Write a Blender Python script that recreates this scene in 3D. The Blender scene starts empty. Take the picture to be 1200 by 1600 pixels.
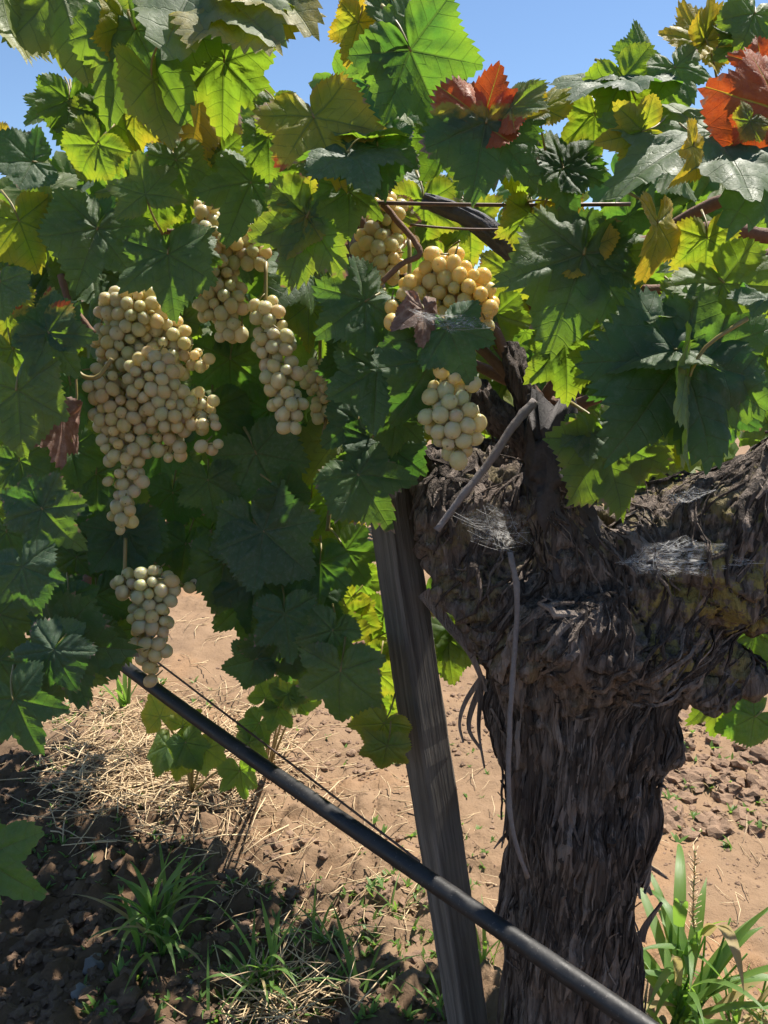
import bpy, math, random
import numpy as np
from mathutils import Vector, Matrix
from mathutils.bvhtree import BVHTree
random.seed(11); RNG = np.random.default_rng(11)
sc = bpy.context.scene
COL = sc.collection

# ------------------------------------------------------------------ camera
F = 1200.0                       # focal length in pixels of a 1200 x 1600 picture
CAM_H = 1.10; PITCH = math.radians(12)
cam = bpy.data.cameras.new('camera'); cam_o = bpy.data.objects.new('camera', cam); COL.objects.link(cam_o)
cam.sensor_fit = 'HORIZONTAL'; cam.sensor_width = 26.0; cam.lens = 26.0
cam.clip_start = 0.02; cam.clip_end = 3000
cam_o.location = (0, 0, CAM_H); cam_o.rotation_euler = (math.pi / 2 - PITCH, 0, 0)
sc.camera = cam_o
CR = Vector((1, 0, 0)); CF = Vector((0, math.cos(PITCH), -math.sin(PITCH))); CU = Vector((0, math.sin(PITCH), math.cos(PITCH)))
CP = Vector((0, 0, CAM_H))

# ------------------------------------------------------------------ world, sun, exposure
SUN_EL = math.radians(63)
SUN_H = Vector((0.74, 0.67, 0)).normalized()      # horizontal direction towards the sun
w = bpy.data.worlds.new('World'); sc.world = w; w.use_nodes = True
nt = w.node_tree; nt.nodes.clear()
sky = nt.nodes.new('ShaderNodeTexSky'); sky.sky_type = 'NISHITA'; sky.sun_disc = False
sky.sun_elevation = SUN_EL; sky.sun_rotation = math.atan2(SUN_H.x, SUN_H.y)
sky.altitude = 100; sky.air_density = 1.0; sky.dust_density = 0.0; sky.ozone_density = 4.0
bg = nt.nodes.new('ShaderNodeBackground'); bg.inputs['Strength'].default_value = 0.08
out = nt.nodes.new('ShaderNodeOutputWorld')
nt.links.new(sky.outputs[0], bg.inputs[0]); nt.links.new(bg.outputs[0], out.inputs[0])
sl = bpy.data.lights.new('sun', 'SUN'); sl.energy = 5.0; sl.angle = math.radians(0.53); sl.color = (1.0, 0.94, 0.84)
so = bpy.data.objects.new('sun', sl); COL.objects.link(so)
SUN = Vector((SUN_H.x * math.cos(SUN_EL), SUN_H.y * math.cos(SUN_EL), math.sin(SUN_EL)))
so.rotation_euler = SUN.to_track_quat('Z', 'Y').to_euler(); so.location = SUN * 20
sc.view_settings.view_transform = 'Standard'; sc.view_settings.look = 'None'
sc.view_settings.exposure = 1.0; sc.view_settings.gamma = 1.0; sc.view_settings.use_curve_mapping = False
sc.cycles.max_bounces = 5; sc.cycles.transmission_bounces = 4; sc.cycles.transparent_max_bounces = 8
sc.cycles.diffuse_bounces = 4; sc.cycles.glossy_bounces = 2
sc.cycles.caustics_reflective = False; sc.cycles.caustics_refractive = False
sc.cycles.use_adaptive_sampling = True; sc.cycles.adaptive_threshold = 0.03
try: sc.cycles.use_denoising = True
except Exception: pass

# ------------------------------------------------------------------ helpers
def at(px, py, d):
    return CP + CR * ((px - 600) / F * d) + CU * ((800 - py) / F * d) + CF * d
def ray_dir(px, py):
    return (CR * ((px - 600) / F) + CU * ((800 - py) / F) + CF).normalized()
def gnd(px, py, z=0.0):
    r = ray_dir(px, py); t = (z - CAM_H) / r.z
    return CP + r * t
def project(p):
    v = Vector(p) - CP; d = v.dot(CF)
    if d < 1e-3: return (-9999, -9999, d)
    return (600 + F * v.dot(CR) / d, 800 - F * v.dot(CU) / d, d)
def tag(o, label=None, cat=None, group=None, kind=None):
    if label: o['label'] = label
    if cat: o['category'] = cat
    if group: o['group'] = group
    if kind: o['kind'] = kind
    return o
def mesh_np(name, V, Fc, mats, smooth=True, attrs=None, matidx=None):
    me = bpy.data.meshes.new(name)
    me.from_pydata([tuple(v) for v in V] if not isinstance(V, np.ndarray) else V.tolist(), [], Fc if not isinstance(Fc, np.ndarray) else Fc.tolist())
    for m in (mats if isinstance(mats, (list, tuple)) else [mats]): me.materials.append(m)
    if smooth: me.polygons.foreach_set('use_smooth', np.ones(len(me.polygons), dtype=bool))
    if matidx is not None: me.polygons.foreach_set('material_index', np.asarray(matidx, dtype=np.int32))
    if attrs:
        for k, a in attrs.items():
            a = np.asarray(a, dtype=np.float32)
            if a.ndim == 1:
                at_ = me.attributes.new(k, 'FLOAT', 'POINT'); at_.data.foreach_set('value', a)
            else:
                at_ = me.attributes.new(k, 'FLOAT_VECTOR', 'POINT'); at_.data.foreach_set('vector', a.ravel())
    me.update()
    return me
def add(name, me, parent=None, mw=None):
    o = bpy.data.objects.new(name, me); COL.objects.link(o)
    if parent is not None:
        o.parent = parent
        if mw is not None: o.matrix_parent_inverse = Matrix()
    if mw is not None:
        if parent is not None and parent.get('_base') is not None:
            o.matrix_basis = Matrix.Translation(-Vector(parent['_base'])) @ mw
        else: o.matrix_basis = mw
    elif parent is not None and parent.get('_base') is not None:
        o.location = -Vector(parent['_base'])
    return o
def empty(name, loc):
    o = bpy.data.objects.new(name, None); COL.objects.link(o); o.location = loc; o['_base'] = tuple(loc); o.empty_display_size = 0.05
    return o
# value noise -------------------------------------------------------
def _hash(ix, iy, iz, s):
    h = (ix.astype(np.int64) * 374761393 + iy.astype(np.int64) * 668265263 + iz.astype(np.int64) * 2147483647 + s * 974634777) & 0xffffffff
    h = ((h ^ (h >> 13)) * 1274126177) & 0xffffffff
    h = ((h ^ (h >> 16)) * 2246822519) & 0xffffffff
    return ((h ^ (h >> 15)) & 0xffffff) / float(0xffffff)
def vnoise(P, s=0):
    P = np.asarray(P, dtype=np.float64); i = np.floor(P).astype(np.int64); f = P - i; f = f * f * (3 - 2 * f)
    r = 0
    for dx in (0, 1):
        for dy in (0, 1):
            for dz in (0, 1):
                wgt = (f[:, 0] if dx else 1 - f[:, 0]) * (f[:, 1] if dy else 1 - f[:, 1]) * (f[:, 2] if dz else 1 - f[:, 2])
                r = r + wgt * _hash(i[:, 0] + dx, i[:, 1] + dy, i[:, 2] + dz, s)
    return r * 2 - 1
def fbm(P, oct=4, s=0, gain=.5):
    P = np.asarray(P, dtype=np.float64); a = 1.0; t = 0
    for k in range(oct):
        t = t + a * vnoise(P * (2 ** k) + 17.3 * k, s + k); a *= gain
    return t
def tube_arrays(pts, rads, n=8, cap=True, jitter=0.0):
    pts = [Vector(p) for p in pts]; V = []; Fc = []
    prev = None
    for k, p in enumerate(pts):
        t = (pts[min(k + 1, len(pts) - 1)] - pts[max(k - 1, 0)]).normalized()
        if prev is None:
            a = t.cross(Vector((0.3, 0.2, 1))); a = a.normalized() if a.length > 1e-4 else Vector((1, 0, 0))
        else:
            a = (prev - t * prev.dot(t)).normalized()
        prev = a; b = t.cross(a)
        r = rads[k] if hasattr(rads, '__len__') else rads
        for q in range(n):
            an = 2 * math.pi * q / n; rr = r * (1 + jitter * random.uniform(-1, 1))
            V.append(p + a * (math.cos(an) * rr) + b * (math.sin(an) * rr))
    m = len(pts)
    for k in range(m - 1):
        for q in range(n):
            Fc.append((k * n + q, k * n + (q + 1) % n, (k + 1) * n + (q + 1) % n, (k + 1) * n + q))
    if cap:
        Fc.append(tuple(range(n - 1, -1, -1))); Fc.append(tuple((m - 1) * n + q for q in range(n)))
    return V, Fc
def spline(pts, n):
    P = [Vector(p) for p in pts]; out = []
    P = [P[0] * 2 - P[1]] + P + [P[-1] * 2 - P[-2]]
    segs = len(P) - 3
    for k in range(n + 1):
        u = k / n * segs; i = min(int(u), segs - 1); t = u - i
        a, b, c, d = P[i], P[i + 1], P[i + 2], P[i + 3]
        out.append(0.5 * ((2 * b) + (c - a) * t + (2 * a - 5 * b + 4 * c - d) * t * t + (3 * b - a - 3 * c + d) * t ** 3))
    return out
class Join:
    def __init__(s): s.V = []; s.F = []; s.A = {}; s.n = 0
    def add(s, V, Fc, **attrs):
        V = np.asarray([tuple(v) for v in V] if not isinstance(V, np.ndarray) else V); b = s.n
        s.V.append(V); s.n += len(V)
        if isinstance(Fc, np.ndarray): s.F += (Fc + b).tolist()
        else: s.F += [tuple(i + b for i in f) for f in Fc]
        for k, a in attrs.items():
            a = np.asarray(a, dtype=np.float32)
            if a.ndim == 0: a = np.full(len(V), a)
            s.A.setdefault(k, []).append(a)
    def mesh(s, name, mat, smooth=True):
        return mesh_np(name, np.concatenate(s.V), s.F, mat, smooth, {k: np.concatenate(a) for k, a in s.A.items()})

# ------------------------------------------------------------------ materials
class NT:
    def __init__(s, name):
        s.m = bpy.data.materials.new(name); s.m.use_nodes = True; s.t = s.m.node_tree; s.t.nodes.clear()
        s.out = s.n('ShaderNodeOutputMaterial')
    def n(s, t, **kw):
        nd = s.t.nodes.new(t)
        for k, v in kw.items(): setattr(nd, k, v)
        return nd
    def put(s, sock, v):
        if isinstance(v, bpy.types.NodeSocket): s.t.links.new(v, sock)
        elif v is not None:
            if sock.type == 'RGBA' and len(v) == 3: v = (*v, 1)
            sock.default_value = v
    def math(s, op, a, b=None, c=None, clamp=False):
        nd = s.n('ShaderNodeMath', operation=op, use_clamp=clamp); s.put(nd.inputs[0], a)
        if b is not None: s.put(nd.inputs[1], b)
        if c is not None: s.put(nd.inputs[2], c)
        return nd.outputs[0]
    def mix(s, f, a, b, mode='MIX'):
        nd = s.n('ShaderNodeMix', data_type='RGBA', blend_type=mode); s.put(nd.inputs[0], f); s.put(nd.inputs[6], a); s.put(nd.inputs[7], b)
        return nd.outputs[2]
    def mr(s, v, a, b, c=0.0, d=1.0, smooth=True):
        nd = s.n('ShaderNodeMapRange', interpolation_type='SMOOTHSTEP' if smooth else 'LINEAR'); s.put(nd.inputs[0], v)
        for k, x in zip((1, 2, 3, 4), (a, b, c, d)): s.put(nd.inputs[k], x)
        return nd.outputs[0]
    def noise(s, vec, scale, detail=4, rough=.55, dist=0.0, out=0):
        nd = s.n('ShaderNodeTexNoise'); s.put(nd.inputs['Vector'], vec); nd.inputs['Scale'].default_value = scale
        nd.inputs['Detail'].default_value = detail; nd.inputs['Roughness'].default_value = rough; nd.inputs['Distortion'].default_value = dist
        return nd.outputs[out]
    def vor(s, vec, scale, feature='DISTANCE_TO_EDGE', out=0):
        nd = s.n('ShaderNodeTexVoronoi', feature=feature); s.put(nd.inputs['Vector'], vec); nd.inputs['Scale'].default_value = scale
        return nd.outputs[out]
    def attr(s, name, typ='GEOMETRY', out='Fac'):
        nd = s.n('ShaderNodeAttribute', attribute_type=typ, attribute_name=name); return nd.outputs[out]
    def obj(s): return s.n('ShaderNodeTexCoord').outputs['Object']
    def pos(s): return s.n('ShaderNodeNewGeometry').outputs['Position']
    def rnd(s): return s.n('ShaderNodeObjectInfo').outputs['Random']
    def map(s, vec, scale=(1, 1, 1), loc=(0, 0, 0), rot=(0, 0, 0)):
        nd = s.n('ShaderNodeMapping'); s.put(nd.inputs[0], vec); nd.inputs['Scale'].default_value = scale; nd.inputs['Location'].default_value = loc; nd.inputs['Rotation'].default_value = rot
        return nd.outputs[0]
    def sep(s, v):
        nd = s.n('ShaderNodeSeparateXYZ'); s.put(nd.inputs[0], v); return nd.outputs
    def bump(s, h, strength=.5, dist=.01, normal=None):
        nd = s.n('ShaderNodeBump'); s.put(nd.inputs['Height'], h); s.put(nd.inputs['Strength'], strength); nd.inputs['Distance'].default_value = dist
        if normal is not None: s.put(nd.inputs['Normal'], normal)
        return nd.outputs[0]
    def prin(s, col, rough=.6, normal=None, **kw):
        nd = s.n('ShaderNodeBsdfPrincipled'); s.put(nd.inputs['Base Color'], col); s.put(nd.inputs['Roughness'], rough)
        if normal is not None: s.put(nd.inputs['Normal'], normal)
        for k, v in kw.items(): s.put(nd.inputs[k.replace('_', ' ')], v)
        return nd.outputs[0]
    def end(s, sh): s.t.links.new(sh, s.out.inputs[0]); return s.m

def leaf_material():
    m = NT('vine_leaf_material')
    v = m.attr('vein', out='Vector'); u, wv, rad = m.sep(v)
    xy = m.attr('leafxy', out='Vector'); lx, ly, sd = m.sep(xy)
    rnd = m.rnd()
    vec = m.n('ShaderNodeVectorMath', operation='ADD'); m.put(vec.inputs[0], xy)
    cmb = m.n('ShaderNodeCombineXYZ'); m.put(cmb.inputs[2], m.math('ADD', m.math('MULTIPLY', rnd, 37.0), m.math('MULTIPLY', sd, 91.0))); m.put(vec.inputs[1], cmb.outputs[0]); P = vec.outputs[0]
    P = m.map(P, (1, 1, 1))
    n1 = m.noise(P, 2.2, 3); n2 = m.noise(P, 7, 4); n3 = m.noise(P, 30, 3)
    # veins
    wd = m.math('ADD', wv, m.math('MULTIPLY', m.math('SUBTRACT', n2, .5), .02))
    mainw = m.mr(u, 0, 1.0, .020, .006, False)
    main = m.mr(wd, m.math('MULTIPLY', mainw, .45), mainw, 1, 0)
    ph = m.math('DIVIDE', m.math('SUBTRACT', u, m.math('MULTIPLY', wv, .62)), .155)
    ph = m.math('ADD', ph, m.math('MULTIPLY', m.math('SUBTRACT', n1, .5), .5))
    sd_ = m.math('PINGPONG', ph, .5)
    sec = m.mr(sd_, .02, .055, 1, 0)
    net = m.mr(m.vor(P, 26), .0, .07, 1, 0)
    vein = m.math('MAXIMUM', main, m.math('MAXIMUM', m.math('MULTIPLY', sec, .6), m.math('MULTIPLY', net, .22)))
    # colours
    tint = m.attr('tint', 'OBJECT'); dry = m.attr('dry', 'OBJECT'); dust = m.math('ADD', m.attr('dust', 'OBJECT'), .25)
    rth = m.attr('red_limit', 'OBJECT'); rdx = m.attr('red_x', 'OBJECT'); rdy = m.attr('red_y', 'OBJECT')
    t2 = m.math('ADD', m.math('ADD', tint, m.math('MULTIPLY', sd, .35)), m.math('MULTIPLY', m.math('SUBTRACT', n1, .5), .5))
    # margins turn yellow before the veins do
    t2 = m.math('ADD', t2, m.math('MULTIPLY', m.mr(rad, .5, 1.0), m.math('MULTIPLY', tint, .45)))
    t2 = m.math('SUBTRACT', t2, m.math('MULTIPLY', m.math('MAXIMUM', main, m.math('MULTIPLY', sec, .5)), m.math('MULTIPLY', tint, .25)), clamp=True)
    def ramp(stops, fac):
        r = m.n('ShaderNodeValToRGB'); m.put(r.inputs[0], fac); e = r.color_ramp.elements
        while len(e) < len(stops): e.new(.5)
        for k, (p, c) in enumerate(stops): e[k].position = p; e[k].color = (*c, 1)
        return r.outputs[0]
    top = ramp([(0, (.038, .086, .038)), (.35, (.082, .138, .034)), (.7, (.24, .22, .025)), (1, (.50, .36, .03))], t2)
    tr = ramp([(0, (.12, .31, .03)), (.35, (.34, .53, .025)), (.7, (.58, .55, .03)), (1, (.72, .50, .03))], t2)
    top = m.mix(m.math('MULTIPLY', m.math('SUBTRACT', n2, .5), .9, clamp=True), top, (.09, .13, .045))
    vc = m.mix(t2, (.105, .15, .052), (.30, .30, .08))
    top = m.mix(m.math('MULTIPLY', vein, .62), top, vc)
    tr = m.mix(m.math('MULTIPLY', vein, .55), tr, (.09, .14, .015))
    # red autumn patches
    dot = m.math('ADD', m.math('MULTIPLY', lx, rdx), m.math('MULTIPLY', ly, rdy))
    dot = m.math('ADD', dot, m.math('MULTIPLY', m.math('SUBTRACT', n2, .5), .45))
    rm = m.math('MULTIPLY', m.mr(m.math('SUBTRACT', dot, rth), 0, .07), m.math('SUBTRACT', 1, m.math('MULTIPLY', main, .75)))
    ym = m.mr(m.math('SUBTRACT', dot, m.math('SUBTRACT', rth, .13)), 0, .12)
    top = m.mix(m.math('MULTIPLY', ym, .8), top, (.42, .34, .04)); tr = m.mix(m.math('MULTIPLY', ym, .8), tr, (.65, .55, .04))
    redc = m.mix(m.mr(n3, .3, .7), m.mix(n2, (.20, .03, .012), (.52, .12, .025)), m.mix(n1, (.36, .06, .015), (.50, .17, .03))); top = m.mix(rm, top, redc); tr = m.mix(rm, tr, m.mix(n2, (.50, .035, .005), (.80, .17, .02)))
    # dried brown and sun scorch along the edge
    dm = m.math('ADD', dry, m.math('MULTIPLY', m.math('SUBTRACT', n2, .5), .8))
    dm = m.mr(m.math('ADD', dm, m.math('MULTIPLY', m.mr(rad, .75, 1.0), .22)), .55, .68)
    top = m.mix(dm, top, m.mix(m.mr(n2, .35, .7), m.mix(n3, (.13, .06, .045), (.26, .14, .10)), m.mix(n3, (.28, .16, .12), (.56, .40, .33)))); tr = m.mix(dm, tr, (.30, .12, .06))
    # small necrotic specks, pale dust and spray residue
    sp = m.mr(m.math('ADD', m.vor(P, 9, 'F1'), m.math('MULTIPLY', n3, .1)), .085, .13, 1, 0)
    sp = m.math('MULTIPLY', sp, m.mr(m.noise(P, 3.1, 2), .56, .66))
    top = m.mix(m.math('MULTIPLY', sp, .75), top, (.13, .07, .035)); tr = m.mix(m.math('MULTIPLY', sp, .75), tr, (.10, .05, .01))
    dk = m.math('MULTIPLY', dust, m.math('ADD', m.math('MULTIPLY', m.mr(m.noise(P, 16, 5, .7), .45, .75), .8), m.math('MULTIPLY', n2, .6)), clamp=True)
    top = m.mix(m.math('MULTIPLY', dk, .5), top, (.26, .30, .24))
    fl = m.mr(m.noise(P, 75, 2, .6), .66, .74); top = m.mix(m.math('MULTIPLY', fl, .45), top, (.30, .31, .24))
    back = m.n('ShaderNodeNewGeometry').outputs['Backfacing']
    under = m.mix(.55, top, m.mix(t2, (.16, .20, .10), (.36, .30, .10))); col = m.mix(back, top, under)
    h = m.math('ADD', m.math('MULTIPLY', main, -1.0), m.math('ADD', m.math('MULTIPLY', sec, -.6), m.math('ADD', m.math('MULTIPLY', net, -.10), m.math('MULTIPLY', n3, .5))))
    nrm = m.bump(h, .55, .0014)
    rough = m.math('ADD', m.mr(n2, .2, .8, .40, .58), m.math('MULTIPLY', dk, .15))
    p = m.prin(col, rough, nrm, Specular_IOR_Level=.38)
    tl = m.n('ShaderNodeBsdfTranslucent'); m.put(tl.inputs[0], tr); m.put(tl.inputs[1], nrm)
    mx = m.n('ShaderNodeMixShader'); m.put(mx.inputs[0], .46); m.t.links.new(p, mx.inputs[1]); m.t.links.new(tl.outputs[0], mx.inputs[2])
    return m.end(mx.outputs[0])
M_LEAF = leaf_material()

def stem_material():
    m = NT('green_stem_material'); n = m.noise(m.obj(), 40, 3)
    return m.end(m.prin(m.mix(n, (.16, .20, .05), (.30, .17, .07)), .5))
M_STEM = stem_material()

def grape_material():
    m = NT('grape_skin_material'); o = m.obj(); r = m.rnd()
    off = m.n('ShaderNodeVectorMath', operation='ADD'); m.put(off.inputs[0], o)
    c = m.n('ShaderNodeCombineXYZ'); m.put(c.inputs[0], m.math('MULTIPLY', r, 53)); m.put(off.inputs[1], c.outputs[0]); P = off.outputs[0]
    n = m.noise(P, 120, 4, .6); n2 = m.noise(P, 420, 3, .6); warm = m.attr('warm', 'OBJECT')
    f = m.math('ADD', m.math('MULTIPLY', r, .7), m.math('MULTIPLY', m.math('SUBTRACT', n, .5), .8), clamp=True)
    col = m.mix(f, (.53, .56, .31), (.70, .62, .43)); col = m.mix(m.mr(m.math('FRACT', m.math('MULTIPLY', r, 7.3)), .80, .95, 0, .5), col, (.62, .42, .28)); col = m.mix(m.math('MULTIPLY', warm, m.mr(n, .3, .8)), col, (.70, .46, .34))
    gold = m.attr('sun_gold', 'OBJECT'); col = m.mix(m.math('MULTIPLY', gold, m.mr(n, .2, .6)), col, (.86, .60, .17))  # golden colour painted in for sunlight glowing on the upper bunches
    bloom = m.mr(m.noise(P, 90, 5, .65), .42, .75); col = m.mix(m.math('MULTIPLY', m.math('MULTIPLY', bloom, .42), m.math('SUBTRACT', 1, m.math('MULTIPLY', gold, .7))), col, (.62, .60, .52))
    x, y, z = m.sep(o); dotm = m.mr(z, -.00824, -.0080, 1, 0); col = m.mix(m.math('MULTIPLY', dotm, .7), col, (.10, .06, .03))
    sp = m.mr(n2, .68, .75); col = m.mix(m.math('MULTIPLY', sp, .4), col, (.35, .22, .10))
    rough = m.mr(bloom, 0, 1, .24, .55, False)
    p = m.prin(col, rough, m.bump(n2, .08, .001), Subsurface_Weight=.85, Subsurface_Scale=.009, Specular_IOR_Level=.45)
    p.node.inputs['Subsurface Radius'].default_value = (1.0, .75, .32)
    tl = m.n('ShaderNodeBsdfTranslucent'); m.put(tl.inputs[0], (.93, .79, .38, 1))
    mx = m.n('ShaderNodeMixShader'); m.put(mx.inputs[0], .30); m.t.links.new(p, mx.inputs[1]); m.t.links.new(tl.outputs[0], mx.inputs[2])
    return m.end(mx.outputs[0])
M_GRAPE = grape_material()

def bark_material(name, lichen=True):
    m = NT(name); P = m.pos(); r = m.rnd()
    fib = m.noise(m.map(P, (150, 150, 14)), 1.0, 5, .65, .6); fine = m.noise(m.map(P, (500, 500, 50)), 1.0, 3, .6)
    blot = m.noise(P, 14, 4)
    col = m.mix(m.mr(fib, .3, .72), (.042, .034, .029), (.285, .228, .192)); col = m.mix(m.mr(blot, .45, .7), col, m.mix(fine, (.085, .062, .050), (.245, .190, .158)))
    rv = m.math('POWER', r, 2.5); col = m.mix(m.math('MULTIPLY', rv, .7), col, (.33, .27, .23))
    if not lichen: col = m.mix(m.mr(r, .0, .35, .6, 0), col, (.02, .016, .014))
    if lichen:
        x, y, z = m.sep(P)
        lm = m.math('MULTIPLY', m.mr(m.noise(P, 42, 6, .7), .47, .54), m.mr(z, .66, .80))
        lm = m.math('MULTIPLY', lm, m.mr(m.noise(P, 6, 2), .42, .54))
        grain = m.noise(P, 260, 3)
        lm = m.math('MULTIPLY', lm, m.mr(x, .15, .28, .4, 1)); col = m.mix(m.math('MULTIPLY', lm, .8), col, m.mix(grain, (.15, .13, .04), (.42, .35, .10)))
        wm = m.math('MULTIPLY', m.mr(m.noise(P, 55, 4, .7), .64, .70), m.mr(z, .68, .8)); col = m.mix(m.math('MULTIPLY', wm, .5), col, (.34, .34, .32))
    h = m.math('ADD', fib, m.math('MULTIPLY', fine, .4))
    return m.end(m.prin(col, .9, m.bump(h, 1.0, .009), Specular_IOR_Level=.2))
M_BARK = bark_material('vine_bark_material'); M_STRIP = bark_material('bark_strip_material', False)

M_SPUR = None
def cane_material(name, a, b):
    m = NT(name); o = m.obj(); fib = m.noise(o, 110, 5, .7, 1.5); n = m.noise(o, 300, 3)
    return m.end(m.prin(m.mix(m.math('ADD', m.math('MULTIPLY', fib, .7), m.math('MULTIPLY', n, .3)), a, b), .75, m.bump(fib, .6, .003), Specular_IOR_Level=.3))
M_CANE_GREY = cane_material('grey_cane_material', (.08, .068, .064), (.30, .265, .25))
M_CANE_BROWN = cane_material('brown_cane_material', (.09, .045, .028), (.28, .16, .10))
M_CANE_DARK = cane_material('dark_cane_material', (.03, .03, .036), (.14, .135, .15))
M_SPUR = cane_material('dead_spur_material', (.012, .011, .012), (.10, .088, .085))

def post_material():
    m = NT('weathered_stake_material'); o = m.obj()
    g = m.noise(m.map(o, (90, 90, 3.5)), 1.0, 5, .6, .4); f = m.noise(m.map(o, (420, 420, 12)), 1.0, 3)
    big = m.noise(o, 5, 3)
    col = m.mix(m.mr(g, .3, .7), (.075, .067, .060), (.185, .168, .150)); col = m.mix(m.math('MULTIPLY', m.mr(f, .58, .75), .7), col, (.045, .038, .033)); col = m.mix(m.mr(big, .5, .75), col, (.09, .08, .068))
    return m.end(m.prin(col, .85, m.bump(m.math('ADD', g, m.math('MULTIPLY', f, .6)), .7, .004), Specular_IOR_Level=.25))
M_POST = post_material()
def pipe_material():
    m = NT('black_pipe_material'); o = m.pos(); n = m.noise(o, 45, 5, .7); n2 = m.noise(o, 380, 3, .6)
    col = m.mix(m.math('MULTIPLY', m.mr(n, .4, .75), .5), (.010, .010, .011), (.05, .047, .045)); col = m.mix(m.math('MULTIPLY', m.mr(n2, .62, .72), .5), col, (.16, .14, .125))
    return m.end(m.prin(col, m.mr(n, .3, .7, .42, .65), m.bump(n2, .15, .001)))
M_PIPE = pipe_material()
def wire_material():
    m = NT('rusty_wire_material'); n = m.noise(m.pos(), 200, 3)
    return m.end(m.prin(m.mix(n, (.05, .035, .03), (.16, .11, .09)), .5, Metallic=.5))
M_WIRE = wire_material()
def soil_material():
    m = NT('dry_soil_material'); P = m.pos(); big = m.noise(P, 1.3, 4); mid = m.noise(P, 9, 5, .6); fin = m.noise(P, 90, 5, .7)
    org = m.mr(m.noise(P, 2.6, 3), .5, .68)
    col = m.mix(mid, (.155, .098, .060), (.31, .208, .130)); col = m.mix(m.math('MULTIPLY', org, .55), col, (.34, .19, .095)); col = m.mix(m.mr(big, .45, .7), col, m.mix(mid, (.185, .122, .076), (.325, .225, .145)))
    col = m.mix(m.mr(fin, .58, .8), col, (.14, .085, .055))
    wp_ = m.n('ShaderNodeVectorMath', operation='ADD'); m.put(wp_.inputs[0], P); sc_ = m.n('ShaderNodeVectorMath', operation='SCALE'); m.put(sc_.inputs[0], m.noise(P, 11, 4, .6, 0, 1)); sc_.inputs[3].default_value = .16; m.put(wp_.inputs[1], sc_.outputs[0])
    cr = m.mr(m.vor(wp_.outputs[0], 5.5), .0, .018, 1, 0); cr = m.math('MULTIPLY', cr, m.mr(m.noise(P, 1.9, 2), .56, .66))
    col = m.mix(m.math('MULTIPLY', cr, .5), col, (.07, .045, .03))
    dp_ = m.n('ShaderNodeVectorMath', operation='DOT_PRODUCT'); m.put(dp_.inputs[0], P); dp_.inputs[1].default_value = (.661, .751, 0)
    row_shade = m.mr(m.math('ADD', dp_.outputs['Value'], m.math('MULTIPLY', m.math('SUBTRACT', m.noise(P, 4, 4, .6), .5), .5)), .80, 1.06, 1, 0)   # dark strip under the row, deepens the canopy shadow in the soil colour
    col = m.mix(m.math('MULTIPLY', row_shade, .72), col, (.075, .048, .031))
    h = m.math('SUBTRACT', m.math('ADD', m.math('MULTIPLY', fin, .5), mid), m.math('MULTIPLY', cr, 1.2))
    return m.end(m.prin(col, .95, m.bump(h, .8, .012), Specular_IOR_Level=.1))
M_SOIL = soil_material()
def clod_material():
    m = NT('soil_clod_material'); P = m.pos(); mid = m.noise(P, 25, 5, .6); fin = m.noise(P, 220, 4, .7)
    col = m.mix(mid, (.15, .095, .065), (.37, .25, .17)); col = m.mix(m.mr(fin, .55, .8), col, (.13, .085, .06))
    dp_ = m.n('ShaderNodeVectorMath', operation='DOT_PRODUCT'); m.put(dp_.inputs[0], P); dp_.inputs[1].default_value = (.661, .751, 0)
    row_shade = m.mr(m.math('ADD', dp_.outputs['Value'], m.math('MULTIPLY', m.math('SUBTRACT', m.noise(P, 4, 4, .6), .5), .5)), .80, 1.06, 1, 0)   # clods under the row darkened too, canopy shade put into their colour
    col = m.mix(m.math('MULTIPLY', row_shade, .6), col, (.09, .06, .042))
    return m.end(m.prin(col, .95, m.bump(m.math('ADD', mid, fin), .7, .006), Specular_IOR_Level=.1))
M_CLOD = clod_material()
def stone_material():
    m = NT('grey_stone_material'); P = m.pos(); mid = m.noise(P, 40, 5, .6)
    return m.end(m.prin(m.mix(mid, (.11, .10, .092), (.24, .22, .20)), .85, m.bump(mid, .6, .006)))
M_STONE = stone_material()
def straw_material():
    m = NT('dry_straw_material'); sd = m.attr('seed'); col = m.mix(sd, (.32, .21, .11), (.72, .55, .33))
    return m.end(m.prin(col, .7))
M_STRAW = straw_material()
def grass_material(name, a, b, tr):
    m = NT(name); n = m.noise(m.obj(), 9, 3); r = m.rnd(); st = m.noise(m.map(m.attr('bladeuv', out='Vector'), (26, 1.2, 1)), 1.0, 2)
    f = m.math('ADD', m.math('MULTIPLY', r, .5), m.math('MULTIPLY', n, .5)); col = m.mix(f, a, b); col = m.mix(m.math('MULTIPLY', m.mr(st, .5, .7), .35), col, (.25, .30, .12))
    p = m.prin(col, .45, m.bump(st, .3, .001)); tl = m.n('ShaderNodeBsdfTranslucent'); m.put(tl.inputs[0], (*tr, 1))
    mx = m.n('ShaderNodeMixShader'); m.put(mx.inputs[0], .4); m.t.links.new(p, mx.inputs[1]); m.t.links.new(tl.outputs[0], mx.inputs[2])
    return m.end(mx.outputs[0])
M_GRASS = grass_material('grass_blade_material', (.065, .145, .03), (.125, .225, .05), (.30, .52, .06))
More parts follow.
